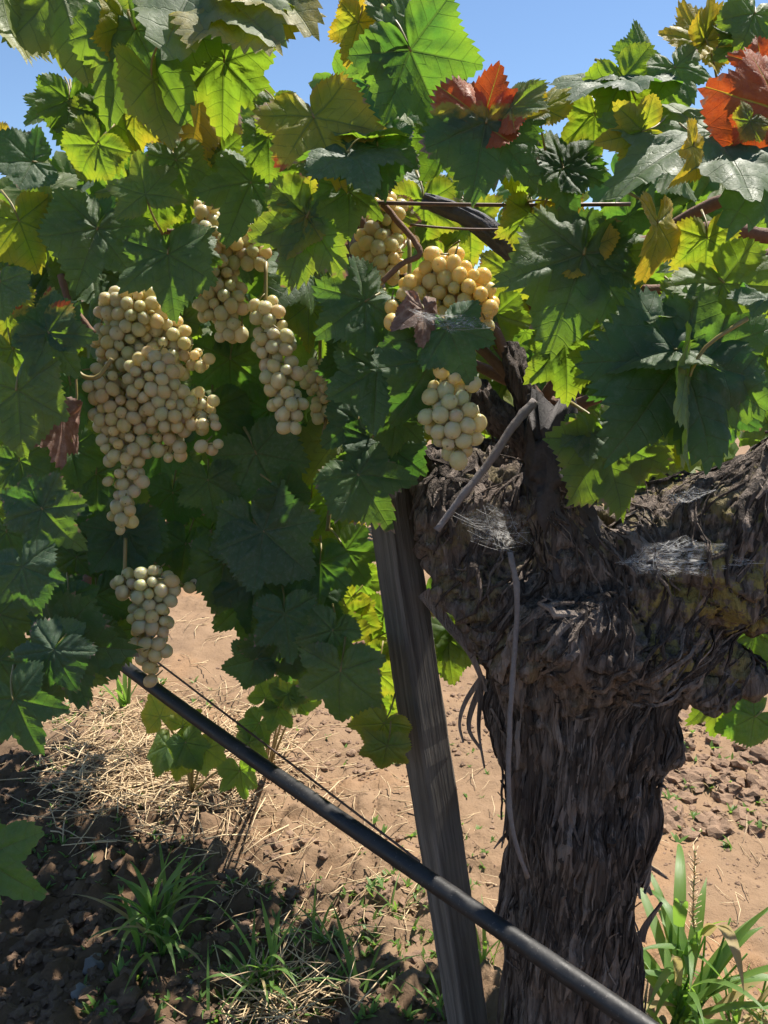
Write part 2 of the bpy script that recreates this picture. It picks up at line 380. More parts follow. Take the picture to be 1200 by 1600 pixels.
def web_material():
    m = NT('spider_silk_material'); uv = m.attr('silkuv', out='Vector'); x, y, z = m.sep(uv)
    s1 = m.noise(m.map(uv, (3, 60, 1)), 1.0, 5, .7, .8); s2 = m.noise(m.map(uv, (50, 4, 1), rot=(0, 0, .5)), 1.0, 5, .7, 1.0); cl = m.noise(uv, 4, 4)
    f = m.math('MAXIMUM', m.mr(s1, .50, .72), m.mr(s2, .54, .76)); f = m.math('ADD', m.math('MULTIPLY', f, .34), m.math('MULTIPLY', m.mr(cl, .4, .75), .22))
    f = m.math('MULTIPLY', f, z, clamp=True)
    d = m.n('ShaderNodeBsdfDiffuse'); m.put(d.inputs[0], (.72, .71, .70, 1)); t = m.n('ShaderNodeBsdfTranslucent'); m.put(t.inputs[0], (.75, .74, .72, 1))
    a = m.n('ShaderNodeAddShader'); 
    mm = m.n('ShaderNodeMixShader'); mm.inputs[0].default_value = .5; m.t.links.new(d.outputs[0], mm.inputs[1]); m.t.links.new(t.outputs[0], mm.inputs[2])
    tp = m.n('ShaderNodeBsdfTransparent'); mx = m.n('ShaderNodeMixShader'); m.put(mx.inputs[0], f); m.t.links.new(tp.outputs[0], mx.inputs[1]); m.t.links.new(mm.outputs[0], mx.inputs[2])
    return m.end(mx.outputs[0])
M_WEB = web_material()

# ------------------------------------------------------------------ ground
def axis(lo, hi, step, far):
    a = list(np.arange(lo, hi + 1e-6, step)); s = step; x = hi
    while x < far: s *= 1.35; x += s; a.append(x)
    s = step; x = lo
    while x > -far: s *= 1.35; x -= s; a.insert(0, x)
    return np.array(a)
gx = axis(-1.6, 1.5, .0125, 900); gy = axis(.75, 3.3, .0125, 900)
GX, GY = np.meshgrid(gx, gy, indexing='xy'); gp = np.stack([GX.ravel(), GY.ravel(), np.zeros(GX.size)], 1)
def ground_z(p):
    p = np.asarray(p, dtype=float)
    far = np.clip(np.hypot(p[:, 0], p[:, 1] - 1.5) / 4, 0, 1)
    z = .030 * fbm(p * [1.6, 1.6, 0] + [3.3, 1, 0], 3, 5) + .012 * fbm(p * [7, 7, 0], 3, 9)
    till = np.clip((p[:, 0] * .8 + p[:, 1] - 2.15) * 1.6, 0, 1) * np.clip(.5 + .9 * vnoise(p * [1.4, 1.4, 0] + 8, 3) + .45, 0, 1)   # tilled strip between the rows
    loose = np.clip((-p[:, 0] * .9 - p[:, 1] + 2.0) * 2, 0, 1)
    rough = np.abs(fbm(p * [22, 22, 0], 4, 21))
    z = z + (.028 * till + .034 * loose + .006) * (rough - .35) + .004 * fbm(p * [60, 60, 0], 2, 33)
    return z * (1 - far * .7)
gz = ground_z(gp); gp[:, 2] = gz - 0.0
nx, ny = len(gx), len(gy); ii = (np.arange(ny - 1)[:, None] * nx + np.arange(nx - 1)[None, :]).ravel()
gf = np.stack([ii, ii + 1, ii + 1 + nx, ii + nx], 1)
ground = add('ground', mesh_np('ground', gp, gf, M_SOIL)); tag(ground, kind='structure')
GZ = gz.reshape(ny, nx)
def gz_at(x, y):
    i = min(max(int(np.searchsorted(gx, x)) - 1, 0), nx - 2); j = min(max(int(np.searchsorted(gy, y)) - 1, 0), ny - 2)
    u = (x - gx[i]) / (gx[i + 1] - gx[i]); v = (y - gy[j]) / (gy[j + 1] - gy[j])
    return float((GZ[j, i] * (1 - u) + GZ[j, i + 1] * u) * (1 - v) + (GZ[j + 1, i] * (1 - u) + GZ[j + 1, i + 1] * u) * v)
def gpt(px, py, dz=0.0):
    p = gnd(px, py); p = gnd(px, py, gz_at(p.x, p.y)); return Vector((p.x, p.y, gz_at(p.x, p.y) + dz))

# ------------------------------------------------------------------ the old grapevine: trunk and head
VINE = empty('grapevine', (at(890, 1700, .97).x, at(890, 1700, .97).y, 0.0))
tag(VINE, 'old gnarled grapevine with thick shaggy trunk and broad leafy canopy', 'grapevine')
def S(px, py, d, rpx): p = at(px, py, d); return (p, rpx * d / F)
root = at(885, 1690, .985)
prims = [   # (a, ra, b, rb)
    (*S(882, 1700, .985, 104), Vector((root.x - .005, root.y + .01, -.06)), .112),
    (*S(882, 1700, .985, 98), *S(888, 1450, .95, 95)),
    (*S(888, 1450, .95, 95), *S(903, 1260, .925, 97)),
    (*S(903, 1260, .925, 97), *S(905, 1130, .91, 124)),
    (*S(905, 1130, .91, 124), *S(895, 980, .89, 148)),
    (*S(865, 1000, .80, 70), *S(1010, 1025, .795, 66)),
    (*S(700, 760, .93, 62), *S(870, 740, .93, 70)),
    (*S(960, 840, .86, 55), *S(1060, 800, .86, 50)),
    (*S(895, 980, .89, 142), *S(760, 900, .885, 76)),
    (*S(760, 900, .885, 74), *S(708, 825, .88, 54)),
    (*S(705, 815, .88, 58), *S(670, 745, .90, 40)),
    (*S(720, 790, .89, 55), *S(850, 800, .89, 70)),
    (*S(925, 985, .84, 112), *S(985, 985, .84, 105)),
    (*S(975, 960, .84, 100), *S(1030, 900, .82, 92)),
    (*S(1030, 890, .82, 88), *S(1120, 845, .80, 90)),
    (*S(1120, 845, .80, 90), *S(1240, 785, .78, 100)),
    (*S(1130, 930, .83, 40), *S(1230, 960, .83, 30)),
    (*S(1020, 1040, .87, 70), *S(1105, 1055, .86, 52)),
    (*S(1105, 1055, .86, 50), *S(1160, 1062, .855, 22)),
    (*S(980, 1150, .88, 75), *S(1050, 1165, .87, 30)),
    (*S(890, 880, .80, 55), *S(872, 800, .79, 40)),
]
def sdf_capsule(P, a, ra, b, rb):
    a = np.array(a); b = np.array(b); ab = b - a; t = np.clip(((P - a) @ ab) / (ab @ ab), 0, 1)
    d = P - a; d -= t[..., None] * ab
    return np.sqrt((d * d).sum(-1)) - (ra + (rb - ra) * t)
STEP = .0040
allp = np.array([list(p[0]) for p in prims] + [list(p[2]) for p in prims]); rr = .2
lo = allp.min(0) - [.12, .15, .03]; hi = allp.max(0) + [.12, .15, .12]; hi[0] = min(hi[0], .66)
dims = np.ceil((hi - lo) / STEP).astype(int)
ax = [lo[k] + STEP * np.arange(dims[k]) for k in range(3)]
D = np.full(tuple(dims), 1.0, dtype=np.float32); K = .022
for (a, ra, b, rb) in prims:
    m_ = max(ra, rb) + .06; sl_ = []
    for k in range(3):
        l = min(a[k], b[k]) - m_; h_ = max(a[k], b[k]) + m_
        i0 = max(0, int((l - lo[k]) / STEP)); i1 = min(dims[k], int((h_ - lo[k]) / STEP) + 2); sl_.append(slice(i0, max(i0 + 1, i1)))
    sub = np.stack(np.meshgrid(ax[0][sl_[0]], ax[1][sl_[1]], ax[2][sl_[2]], indexing='ij'), -1)
    d = sdf_capsule(sub, a, ra, b, rb); o = D[tuple(sl_)]
    h_ = np.clip(.5 + .5 * (o - d) / K, 0, 1); D[tuple(sl_)] = o * (1 - h_) + d * h_ - K * h_ * (1 - h_)
def surface_nets(D, lo, step):
    n = D.shape; s = D < 0
    c = np.zeros(tuple(k - 1 for k in n), dtype=np.int8)
    for i in (0, 1):
        for j in (0, 1):
            for k in (0, 1): c += s[i:n[0] - 1 + i, j:n[1] - 1 + j, k:n[2] - 1 + k]
    act = (c > 0) & (c < 8); idx = np.full(act.shape, -1, dtype=np.int64); I = np.argwhere(act); idx[act] = np.arange(len(I))
    acc = np.zeros((len(I), 3)); cnt = np.zeros(len(I))
    cor = [(i, j, k) for i in (0, 1) for j in (0, 1) for k in (0, 1)]
    val = {q: D[I[:, 0] + q[0], I[:, 1] + q[1], I[:, 2] + q[2]] for q in cor}
    for p in cor:
        for a in range(3):
            if p[a] == 0:
                q = list(p); q[a] = 1; q = tuple(q); v0, v1 = val[p], val[q]; m = (v0 < 0) != (v1 < 0)
                t = np.where(m, v0 / np.where(m, v0 - v1, 1), 0); pt = np.array(p)[None, :] + 0.0 * I; pt[:, a] += t
                acc += np.where(m[:, None], pt, 0); cnt += m
    V = lo + step * (I + acc / cnt[:, None]); Q = []
    for a in range(3):
        b, c2 = (a + 1) % 3, (a + 2) % 3
        sl0 = [slice(None)] * 3; sl1 = [slice(None)] * 3; sl0[a] = slice(0, n[a] - 1); sl1[a] = slice(1, n[a])
        e = s[tuple(sl0)] != s[tuple(sl1)]; E = np.argwhere(e); ok = (E[:, b] > 0) & (E[:, c2] > 0) & (E[:, b] < n[b] - 1) & (E[:, c2] < n[c2] - 1); E = E[ok]
        ins = s[tuple(E.T)]
        def g(db, dc):
            X = E.copy(); X[:, b] -= db; X[:, c2] -= dc; return idx[tuple(X.T)]
        q = np.stack([g(1, 1), g(0, 1), g(0, 0), g(1, 0)], 1); q[~ins] = q[~ins][:, ::-1]; Q.append(q)
    return V, np.concatenate(Q)
tv, tq = surface_nets(D, lo, STEP)
def vnormals(V, Q):
    a = V[Q[:, 2]] - V[Q[:, 0]]; b = V[Q[:, 3]] - V[Q[:, 1]]; n = np.cross(a, b); N = np.zeros_like(V)
    for k in range(4): np.add.at(N, Q[:, k], n)
    return N / (np.linalg.norm(N, axis=1, keepdims=True) + 1e-12)
tn = vnormals(tv, tq)
zc = tv[:, 2]; hd = np.clip((zc - .60) / .14, 0, 1)
spur = np.clip((zc - .88) / .06, 0, 1)
twist = tv.copy(); twist[:, 0] += .10 * (zc - .5) + .02 * vnoise(tv * 5, 31); twist[:, 1] += .02 * vnoise(tv * 5, 32)
fib = 1 - np.abs(fbm(twist * [42, 42, 4.5], 3, 40)); fib2 = 1 - np.abs(fbm(twist * [105, 105, 9], 2, 44))
knob = fbm(tv * [17, 17, 17], 3, 50); knob2 = 1 - np.abs(fbm(tv * 38, 3, 55)); pit = np.clip(vnoise(tv * 24, 58) - .35, 0, 1)
crack = np.clip(1 - np.abs(fbm(twist * [30, 30, 2.6] + 4, 3, 81)) / .16, 0, 1); crack2 = np.clip(1 - np.abs(fbm(twist * [70, 70, 6] + 9, 2, 84)) / .2, 0, 1)
sw = tv + .03 * np.stack([vnoise(tv * 11, 91), vnoise(tv * 11, 92), vnoise(tv * 11, 93)], 1)
hcrack = np.clip(1 - np.abs(fbm(sw * [34, 34, 26], 3, 95)) / .18, 0, 1)
disp = -(1 - hd) * (.013 * crack + .006 * crack2) - hd * (.011 * hcrack + .005 * crack2) + (1 - hd) * (.015 * (fib - .6) + .006 * (fib2 - .6)) + hd * (1 - .7 * spur) * (.014 * knob + .009 * (knob2 - .55) - .024 * pit + .003 * (1 - np.abs(fbm(tv * 75, 2, 57)) - .5)) + hd * .35 * (.015 * (fib - .6) + .006 * (fib2 - .5)) + .012 * vnoise(tv * 9, 60) * (1 - .6 * spur)
tv2 = tv + tn * disp[:, None]
trunk = add('trunk', mesh_np('trunk', tv2, tq, M_BARK), VINE)
BVH = BVHTree.FromPolygons([tuple(v) for v in tv2], tq.tolist())
def hit(px, py, back=0.0):
    h = BVH.ray_cast(CP, ray_dir(px, py), 3.0)
    return (h[0] - ray_dir(px, py) * back) if h[0] is not None else None
# peeling strips of bark
def bark_strip(p0, length, width, thick, lift, wob):
    loc, nrm, _, _ = BVH.find_nearest(p0)
    if loc is None: return None
    n = max(6, int(length / .012)); st = length / n; pts = []; nor = []; p = loc; prev = None
    for k in range(n + 1):
        pts.append(p.copy()); nor.append(nrm.copy())
        hdv = min(1, max(0, (p.z - .64) / .12))
        base = Vector((.20, 0.0, 1)) + Vector((vn1(p * 6, 1), vn1(p * 6, 2), .3 * vn1(p * 6, 3))) * (.22 + .9 * hdv) * wob
        t = base - nrm * base.dot(nrm)
        if t.length < 1e-3: break
        t.normalize()
        if prev is not None: t = (t * .5 + prev * .5).normalized()
        prev = t; q = p + t * st; loc, nr, _, _ = BVH.find_nearest(q)
        if loc is None or (loc - q).length > .03: break
        p = loc; nrm = (nrm * .6 + nr * .4).normalized()
    m = len(pts)
    if m < 5: return None
    V = []; Fc = []
    tw = random.uniform(-.5, .5)
    for k in range(m):
        u = k / (m - 1); t = (pts[min(k + 1, m - 1)] - pts[max(k - 1, 0)]).normalized(); n_ = nor[k]; s = t.cross(n_).normalized()
        n_ = n_ * math.cos(tw * u) + s * math.sin(tw * u); s = t.cross(n_).normalized()
        off = thick * .6 + lift * (max(0, u - .65) / .35) ** 2 + lift * .6 * (max(0, .3 - u) / .3) ** 2
        wd = width * (.08 + .92 * math.sin(math.pi * min(1, max(0, u * .96 + .02))) ** .7) * (1 + .25 * random.uniform(-1, 1)) * .5
        c = pts[k] + n_ * off; th = thick * .5
        V += [c - s * wd - n_ * th, c - s * wd * .5 + n_ * th * 1.2, c + s * wd * .4 + n_ * th, c + s * wd - n_ * th * .8]
    for k in range(m - 1):
        a = 4 * k; b = a + 4
        Fc += [(a, a + 1, b + 1, b), (a + 1, a + 2, b + 2, b + 1), (a + 2, a + 3, b + 3, b + 2), (a + 3, a, b, b + 3)]
    Fc += [(0, 3, 2, 1), (4 * m - 4, 4 * m - 3, 4 * m - 2, 4 * m - 1)]
    return V, Fc
_gr = np.random.default_rng(5).uniform(-1, 1, (4096,))
from mathutils import noise as MN
def vn1(v, s): return MN.noise(Vector(v) + Vector((s * 31.7, s * 11.3, s * 5.9))) * 1.4
front = []
for k in range(3000):
    px = random.uniform(640, 1200); py = random.uniform(700, 1600)
    h = hit(px, py)
    if h is not None: front.append(h)
shreds = Join(); cnt = 0
for k in range(1150):
    if k < 860: p0 = random.choice(front)
    else:
        i = random.randrange(len(tv2)); p0 = Vector(tv2[i])
    low = p0.z < .66
    if not low and random.random() < .45: continue
    L = random.choice([.08, .13, .2, .3, .42]) * random.uniform(.8, 1.2) if low else random.uniform(.05, .16)
    r = bark_strip(p0, L, random.choice([.0018, .0025, .0035, .005, .008, .012]) * random.uniform(.8, 1.25), random.uniform(.001, .0032), random.choice([.0005, .001, .002, .004, .014]), 1.0)
    if r is None: continue
    if cnt < 285 and k < 860:
        add('bark_strip', mesh_np('bark_strip', *r, M_STRIP, smooth=False), VINE); cnt += 1
    else: shreds.add(*r)
tag(add('bark_shreds', shreds.mesh('bark_shreds', M_STRIP, False), VINE), kind='stuff')
# loose hanging shreds seen against the soil
def ribbon(pts, w0, th, n=14):
    P = spline(pts, n); V = []; Fc = []
    for k, p in enumerate(P):
        u = k / n; t = (P[min(k + 1, n)] - P[max(k - 1, 0)]).normalized(); s = t.cross(CF).normalized(); s = (s + CF * .5 * math.sin(u * 5)).normalized(); nn = t.cross(s)
        wd = w0 * (1 - .75 * u) * .5
        V += [p - s * wd - nn * th * .5, p - s * wd + nn * th * .5, p + s * wd + nn * th * .5, p + s * wd - nn * th * .5]
    for k in range(n):
        a = 4 * k; b = a + 4; Fc += [(a, a + 1, b + 1, b), (a + 1, a + 2, b + 2, b + 1), (a + 2, a + 3, b + 3, b + 2), (a + 3, a, b, b + 3)]
    Fc += [(0, 3, 2, 1), (4 * n, 4 * n + 1, 4 * n + 2, 4 * n + 3)]
    return V, Fc
for pts, wpx in [
    ([(662, 925), (700, 975), (735, 1020), (760, 1080)], 22), ([(755, 1055), (728, 1095), (718, 1130), (724, 1160)], 9),
    ([(758, 1060), (738, 1105), (733, 1140), (752, 1172)], 12), ([(752, 1080), (748, 1140), (757, 1200)], 8),
    ([(792, 1200), (792, 1260), (784, 1325)], 7), ([(808, 1290), (785, 1310), (772, 1326)], 7), ([(790, 1210), (796, 1255), (800, 1290)], 7),
    ([(985, 1310), (1005, 1345), (1042, 1372)], 12), ([(995, 1360), (1010, 1385), (1018, 1398)], 16), ([(1000, 1470), (1010, 1445), (1034, 1410)], 15),
    ([(1060, 1150), (1050, 1190), (1022, 1230)], 16), ([(985, 1200), (970, 1255), (958, 1330)], 16), ([(1000, 1190), (985, 1250), (990, 1310)], 14), ([(975, 1180), (955, 1230), (962, 1290)], 12),
    ([(800, 1400), (795, 1480), (782, 1560), (776, 1620)], 14)]:
    d = .90
    P3 = [at(x, y, d + (y - 1000) / 600 * .06 - .02 * (x > 930)) for x, y in pts]
    add('bark_strip', mesh_np('bark_strip', *ribbon(P3, wpx * d / F, .0025), M_STRIP, smooth=False), VINE)
# dead wood: the upright spur and the broken arms on the head
def limb(name, pts, r0, r1, mat, amp=.22, n=70, sides=40, seed=1, ragged=.0):
    P = spline(pts, n); V, Fc = tube_arrays(P, [r0 + (r1 - r0) * k / n for k in range(n + 1)], sides, True); V = np.array([tuple(v) for v in V]); C = np.repeat(np.array([tuple(p) for p in P]), sides, 0)
    an = np.tile(np.arange(sides) / sides * 2 * math.pi, n + 1); ln_ = np.repeat(np.arange(n + 1) / n, sides); q = np.stack([np.cos(an) * 2.4, np.sin(an) * 2.4, ln_ * 3 + seed], 1)
    f = 1 + amp * fbm(q, 3, seed) - amp * 1.3 * np.clip(1 - np.abs(fbm(q * [2.2, 2.2, .7], 2, seed + 5)) / .22, 0, 1) + amp * .5 * fbm(q * [5, 5, 2.5], 2, seed + 9)
    V = C + (V - C) * f[:, None]
    if ragged: V[:, 2] += ragged * np.clip((ln_ - .85) / .15, 0, 1) * vnoise(np.stack([np.cos(an) * 3, np.sin(an) * 3, 0 * an], 1), seed + 2)
    return add(name, mesh_np(name, V, Fc, mat), VINE)
limb('spur', [at(895, 880, .80), at(880, 810, .785), at(868, 740, .78), at(856, 650, .775)], .036, .024, M_SPUR, .30, seed=3, ragged=.03)
limb('arm', [at(868, 740, .80), at(820, 690, .80), at(775, 648, .81), at(738, 605, .83)], .018, .015, M_STRIP, .28, seed=5)
limb('arm', [at(862, 680, .80), at(832, 640, .80), at(812, 590, .80), at(800, 545, .82)], .016, .011, M_STRIP, .3, seed=8)
# canes
def cane(name, pts, r0, r1, mat, n=24, sides=10, knots=True):
    P = spline(pts, n); R = []
    for k in range(len(P)):
        u = k / n; r = r0 + (r1 - r0) * u
        if knots and k % 7 == 3: r *= 1.22
        R.append(r * random.uniform(.94, 1.06))
        P[k] = P[k] + Vector([random.uniform(-1, 1) * r * .12 for _ in range(3)])
    return add(name, mesh_np(name, *tube_arrays(P, R, sides, True, .05), mat), VINE)
def PX(l, d): return [at(x, y, dd if (dd := (z[0] if z else d)) else d) for (x, y, *z) in l]
cane('cane', PX([(836, 626), (800, 668), (765, 722), (720, 778), (682, 829)], .735), 7.5 * .735 / F, 5 * .735 / F, M_CANE_GREY)
def hugging(l, gap):
    o = []
    for x, y in l:
        h = hit(x, y, gap); o.append(h if h is not None else at(x, y, .80))
    return o
hz = [hit(x, y) for x, y in [(806, 1000), (797, 1150), (800, 1300)]]
dmin = min([(h - CP).dot(CF) for h in hz if h is not None] + [.84]) - .014
cane('cane', [at(797, 862, dmin - .01), at(808, 930, dmin - .01), at(805, 1010, dmin), at(797, 1120, dmin), at(795, 1240, dmin + .012), at(804, 1310, dmin + .02), at(824, 1370, dmin + .03)], 4.6 * dmin / F, 3.6 * dmin / F, M_CANE_GREY)
cane('cane', PX([(528, 312), (560, 340), (602, 400)], .86), .010, .012, M_CANE_BROWN)
limb('cane', PX([(660, 314), (715, 332), (765, 362), (822, 412)], .84), .008, .012, M_CANE_DARK, .25, seed=12)
cane('cane', PX([(960, 390), (1040, 372), (1110, 358), (1230, 372)], .80), .008, .0075, M_CANE_BROWN)
cane('cane', PX([(1230, 380), (1170, 415), (1120, 440), (1000, 455)], .74), .0055, .005, M_CANE_BROWN)
cane('cane', PX([(1130, 335), (1133, 380), (1137, 432)], .735), .0028, .0035, M_STEM)
cane('cane', PX([(598, 318), (625, 350), (657, 394), (628, 412), (598, 440)], .735), .0030, .0026, M_CANE_BROWN, knots=False)
cane('cane', PX([(30, 370), (50, 335), (70, 300)], .90), .004, .004, M_CANE_DARK)
cane('cane', PX([(138, 900), (125, 940), (112, 985)], .90), .005, .004, M_CANE_BROWN)
cane('cane', PX([(98, 545), (118, 580), (150, 590), (175, 560)], .80), .0028, .002, M_STEM)
cane('cane', PX([(118, 575), (120, 620), (116, 650)], .83), .0014, .001, M_STEM, knots=False)
cane('cane', PX([(95, 430), (108, 470), (130, 500), (145, 520)], .80), .0035, .003, M_CANE_BROWN)
cane('cane', PX([(180, 345), (215, 352), (265, 362), (320, 372)], .86), .0035, .003, M_CANE_BROWN)
cane('cane', PX([(330, 95), (318, 150), (322, 200), (310, 250)], .80), .004, .003, M_CANE_BROWN)
cane('cane', PX([(570, 1005), (530, 1015), (500, 1040)], 1.0), .004, .003, M_CANE_BROWN)
cane('cane', [at(-40, 900, 1.08), at(-75, 1050, 1.02), at(-62, 1200, 1.0), at(-34, 1338, .985)], .004, .0022, M_STEM)
cane('cane', PX([(522, 700), (518, 760), (512, 830)], 1.05), .0035, .003, M_STEM)
for k in range(7):                                         # canes carrying the canopy along the row
    a = at(870 + random.uniform(-40, 60), 640, .9); s_ = random.uniform(.8, 1.5); h_ = random.uniform(-.05, .22)
    dv = Vector((-.75, .66, 0)) * (1 if k < 5 else -.5); perp = Vector((.66, .75, 0)) * random.uniform(.0, .3)
    cane('cane', [a, a + dv * .3 * s_ + Vector((0, 0, .10 + h_)) + perp * .5, a + dv * .7 * s_ + Vector((0, 0, .12 + h_)) + perp, a + dv * 1.2 * s_ + Vector((0, 0, h_)) + perp], .007, .004, M_CANE_BROWN)

# ------------------------------------------------------------------ leaves
PHI = [0, 12, 25, 38, 52, 66, 82, 98, 113, 134, 153, 168, 180]
RAD = [1.02, .82, .67, .73, .90, .74, .60, .65, .72, .60, .50, .34, .06]
def leaf_arrays(rng, na=217, nr=9, fold=.15, cup=.0, bend=.5, side=.3, wave=.05, size_var=True, seed=None, shape=None):
    ph0 = np.array(PHI, float); sh = np.array(RAD)
    def jit(): 
        r = sh.copy()
        sd = rng.uniform(-.15, .13); r[2] += sd; r[6] += sd * .8; r[1] += sd * .3; r[3] += sd * .3; r[4] += rng.uniform(-.10, .06); r[8] += rng.uniform(-.10, .08); r[1:12] += rng.uniform(-.025, .025, 11)
        return r
    rl, rr_ = jit(), jit(); rl[0] = rr_[0] = 1.0; rl[12] = rr_[12] = .06
    th = np.linspace(-180, 180, na, endpoint=True)
    a = np.abs(th); r = np.where(th < 0, np.interp(a, ph0, rl), np.interp(a, ph0, rr_))
    # smooth then serrate
    k = np.array([1, 2, 1.]) / 4; r = np.convolve(np.concatenate([r[:1], r, r[-1:]]), k, 'valid')
    tooth = 4
    saw = ((np.arange(na) % tooth) / (tooth - 1)); amp = rng.uniform(.06, .105) * np.repeat(rng.uniform(.45, 1.5, na // tooth + 1), tooth)[:na]
    tw = amp * (saw - .5); tw[a > 172] = 0; r[a > 172] = np.interp(a[a > 172], [172, 180], [.22, .06])
    s = (np.arange(nr) + 1) / nr; s = s ** .85; s[-1] = 1.0; s[-2] = .93
    T = np.radians(th)[None, :]; Rr = s[:, None] * r[None, :] * (1 + tw[None, :] * (s[:, None] ** 14))
    X = np.sin(T) * Rr; Y = np.cos(T) * Rr; A = np.abs(np.degrees(T)) + 0 * Rr
    vd = np.where(A < 26, 0, np.where(A < 82.5, 52, 113)); da = np.radians(A - vd); U = Rr * np.cos(da); W = np.abs(Rr * np.sin(da))
    Sg = s[:, None] + 0 * Rr
    X = np.concatenate([[0], X.ravel()]); Y = np.concatenate([[0], Y.ravel()]); U = np.concatenate([[0], U.ravel()]); W = np.concatenate([[0], W.ravel()]); Sg = np.concatenate([[0], Sg.ravel()])
    Z = fold * (np.sqrt(X * X + .003) - .05) + cup * (X * X + Y * Y)
    p1, p2 = rng.uniform(0, 6.28, 2); ang = np.arctan2(X, Y)
    Z += wave * Sg ** 2 * (np.sin(3 * ang + p1) + .7 * np.sin(5 * ang + p2) + .5 * np.sin(9 * ang + p1 * 2)) * .6
    q = np.stack([X, Y, 0 * X], 1)
    Z += .055 * vnoise(q * 2.6 + rng.uniform(0, 50), 5) + .026 * vnoise(q * 8 + rng.uniform(0, 50), 6) * np.clip(W * 10, 0, 1)
    Z -= .028 * np.exp(-(W / .035) ** 2) * (1 - .6 * Sg)                      # main veins sunk into the blade
    Z += .018 * np.cos((U - .62 * W) / .155 * 2 * math.pi + math.pi) * np.clip(W * 9, 0, 1) * np.clip(2 - 2 * Sg, 0, 1)
    x0, y0 = X.copy(), Y.copy()
    if abs(bend) > 1e-3:                                                     # tip curls away
        b = bend; t = Y * b; Y2 = np.sin(t) / b - Z * np.sin(t); Z = -(1 - np.cos(t)) / b + Z * np.cos(t); Y = Y2
    if abs(side) > 1e-3:
        b = side; t = X * b; X2 = np.sin(t) / b - Z * np.sin(t); Z = -(1 - np.cos(t)) / b + Z * np.cos(t); X = X2
    V = np.stack([X, Y, Z], 1)
    Fc = [(0, 1 + j, 2 + j) for j in range(na - 1)]
    j = np.arange(na - 1)
    Q = [np.stack([1 + i * na + j, 1 + (i + 1) * na + j, 2 + (i + 1) * na + j, 2 + i * na + j], 1) for i in range(nr - 1)]
    Fc = [tuple(f[::-1]) for f in Fc] + [tuple(f[::-1]) for f in np.concatenate(Q).tolist()]
    Fc = [f[::-1] for f in Fc]
    sd = rng.uniform(-.5, .5) if seed is None else seed
    return V, Fc, {'vein': np.stack([U, W, Sg], 1), 'leafxy': np.stack([x0, y0, np.full(len(x0), sd)], 1)}
def check_up(V, Fc):
    a, b, c = [np.array(V[i]) for i in Fc[len(Fc) // 2][:3]]
    return np.cross(b - a, c - a)[2] > 0
lrng = np.random.default_rng(77)
def leaf_mesh(**kw):
    V, Fc, A = leaf_arrays(lrng, **kw)
    if not check_up(V, Fc): Fc = [f[::-1] for f in Fc]
    return mesh_np('leaf', V, Fc, M_LEAF, True, A)
pool = []
for k in range(26):
    pool.append(leaf_mesh(fold=lrng.uniform(-.15, .4), cup=lrng.uniform(-.15, .12), bend=lrng.uniform(-.2, 1.1), side=lrng.uniform(-.3, .9), wave=lrng.uniform(.03, .12)))
pv, pf = tube_arrays(spline([(0, 0.02, .0), (0, -.08, -.03), (0, -.30, -.16), (0.05, -.55, -.50)], 8), [.014, .015, .017, .018, .018, .019, .020, .022, .026], 6)
pet_mesh = mesh_np('petiole', pv, pf, M_STEM)
n_leaf = 0
def leaf_frame(p, ang, size, pitch, roll):
    a = math.radians(ang); t0 = CR * math.cos(a) - CU * math.sin(a); N = -CF; s0 = t0.cross(N)
    th = math.radians(pitch); t = t0 * math.cos(th) + N * math.sin(th); n = N * math.cos(th) - t0 * math.sin(th)
    ro = math.radians(roll); s = s0 * math.cos(ro) + n * math.sin(ro); n = n * math.cos(ro) - s0 * math.sin(ro)
    M = Matrix(((s.x, t.x, n.x, p.x), (s.y, t.y, n.y, p.y), (s.z, t.z, n.z, p.z), (0, 0, 0, 1)))
    return M @ Matrix.Scale(size, 4)
def put_leaf(mw, mesh, tint=.1, dry=0.0, dust=.3, red=None, label=None, parent=None, petiole=True, name='leaf'):
    global n_leaf
    o = add(name, mesh, parent or VINE, mw); n_leaf += 1
    o['tint'] = float(tint); o['dry'] = float(dry); o['dust'] = float(dust)
    rx, ry, rt = red if red else (0, 0, 9.0); o['red_x'] = float(rx); o['red_y'] = float(ry); o['red_limit'] = float(rt)
    if label: o['label'] = label
    if petiole:
        q = bpy.data.objects.new('petiole', pet_mesh); COL.objects.link(q); q.parent = o
    return o
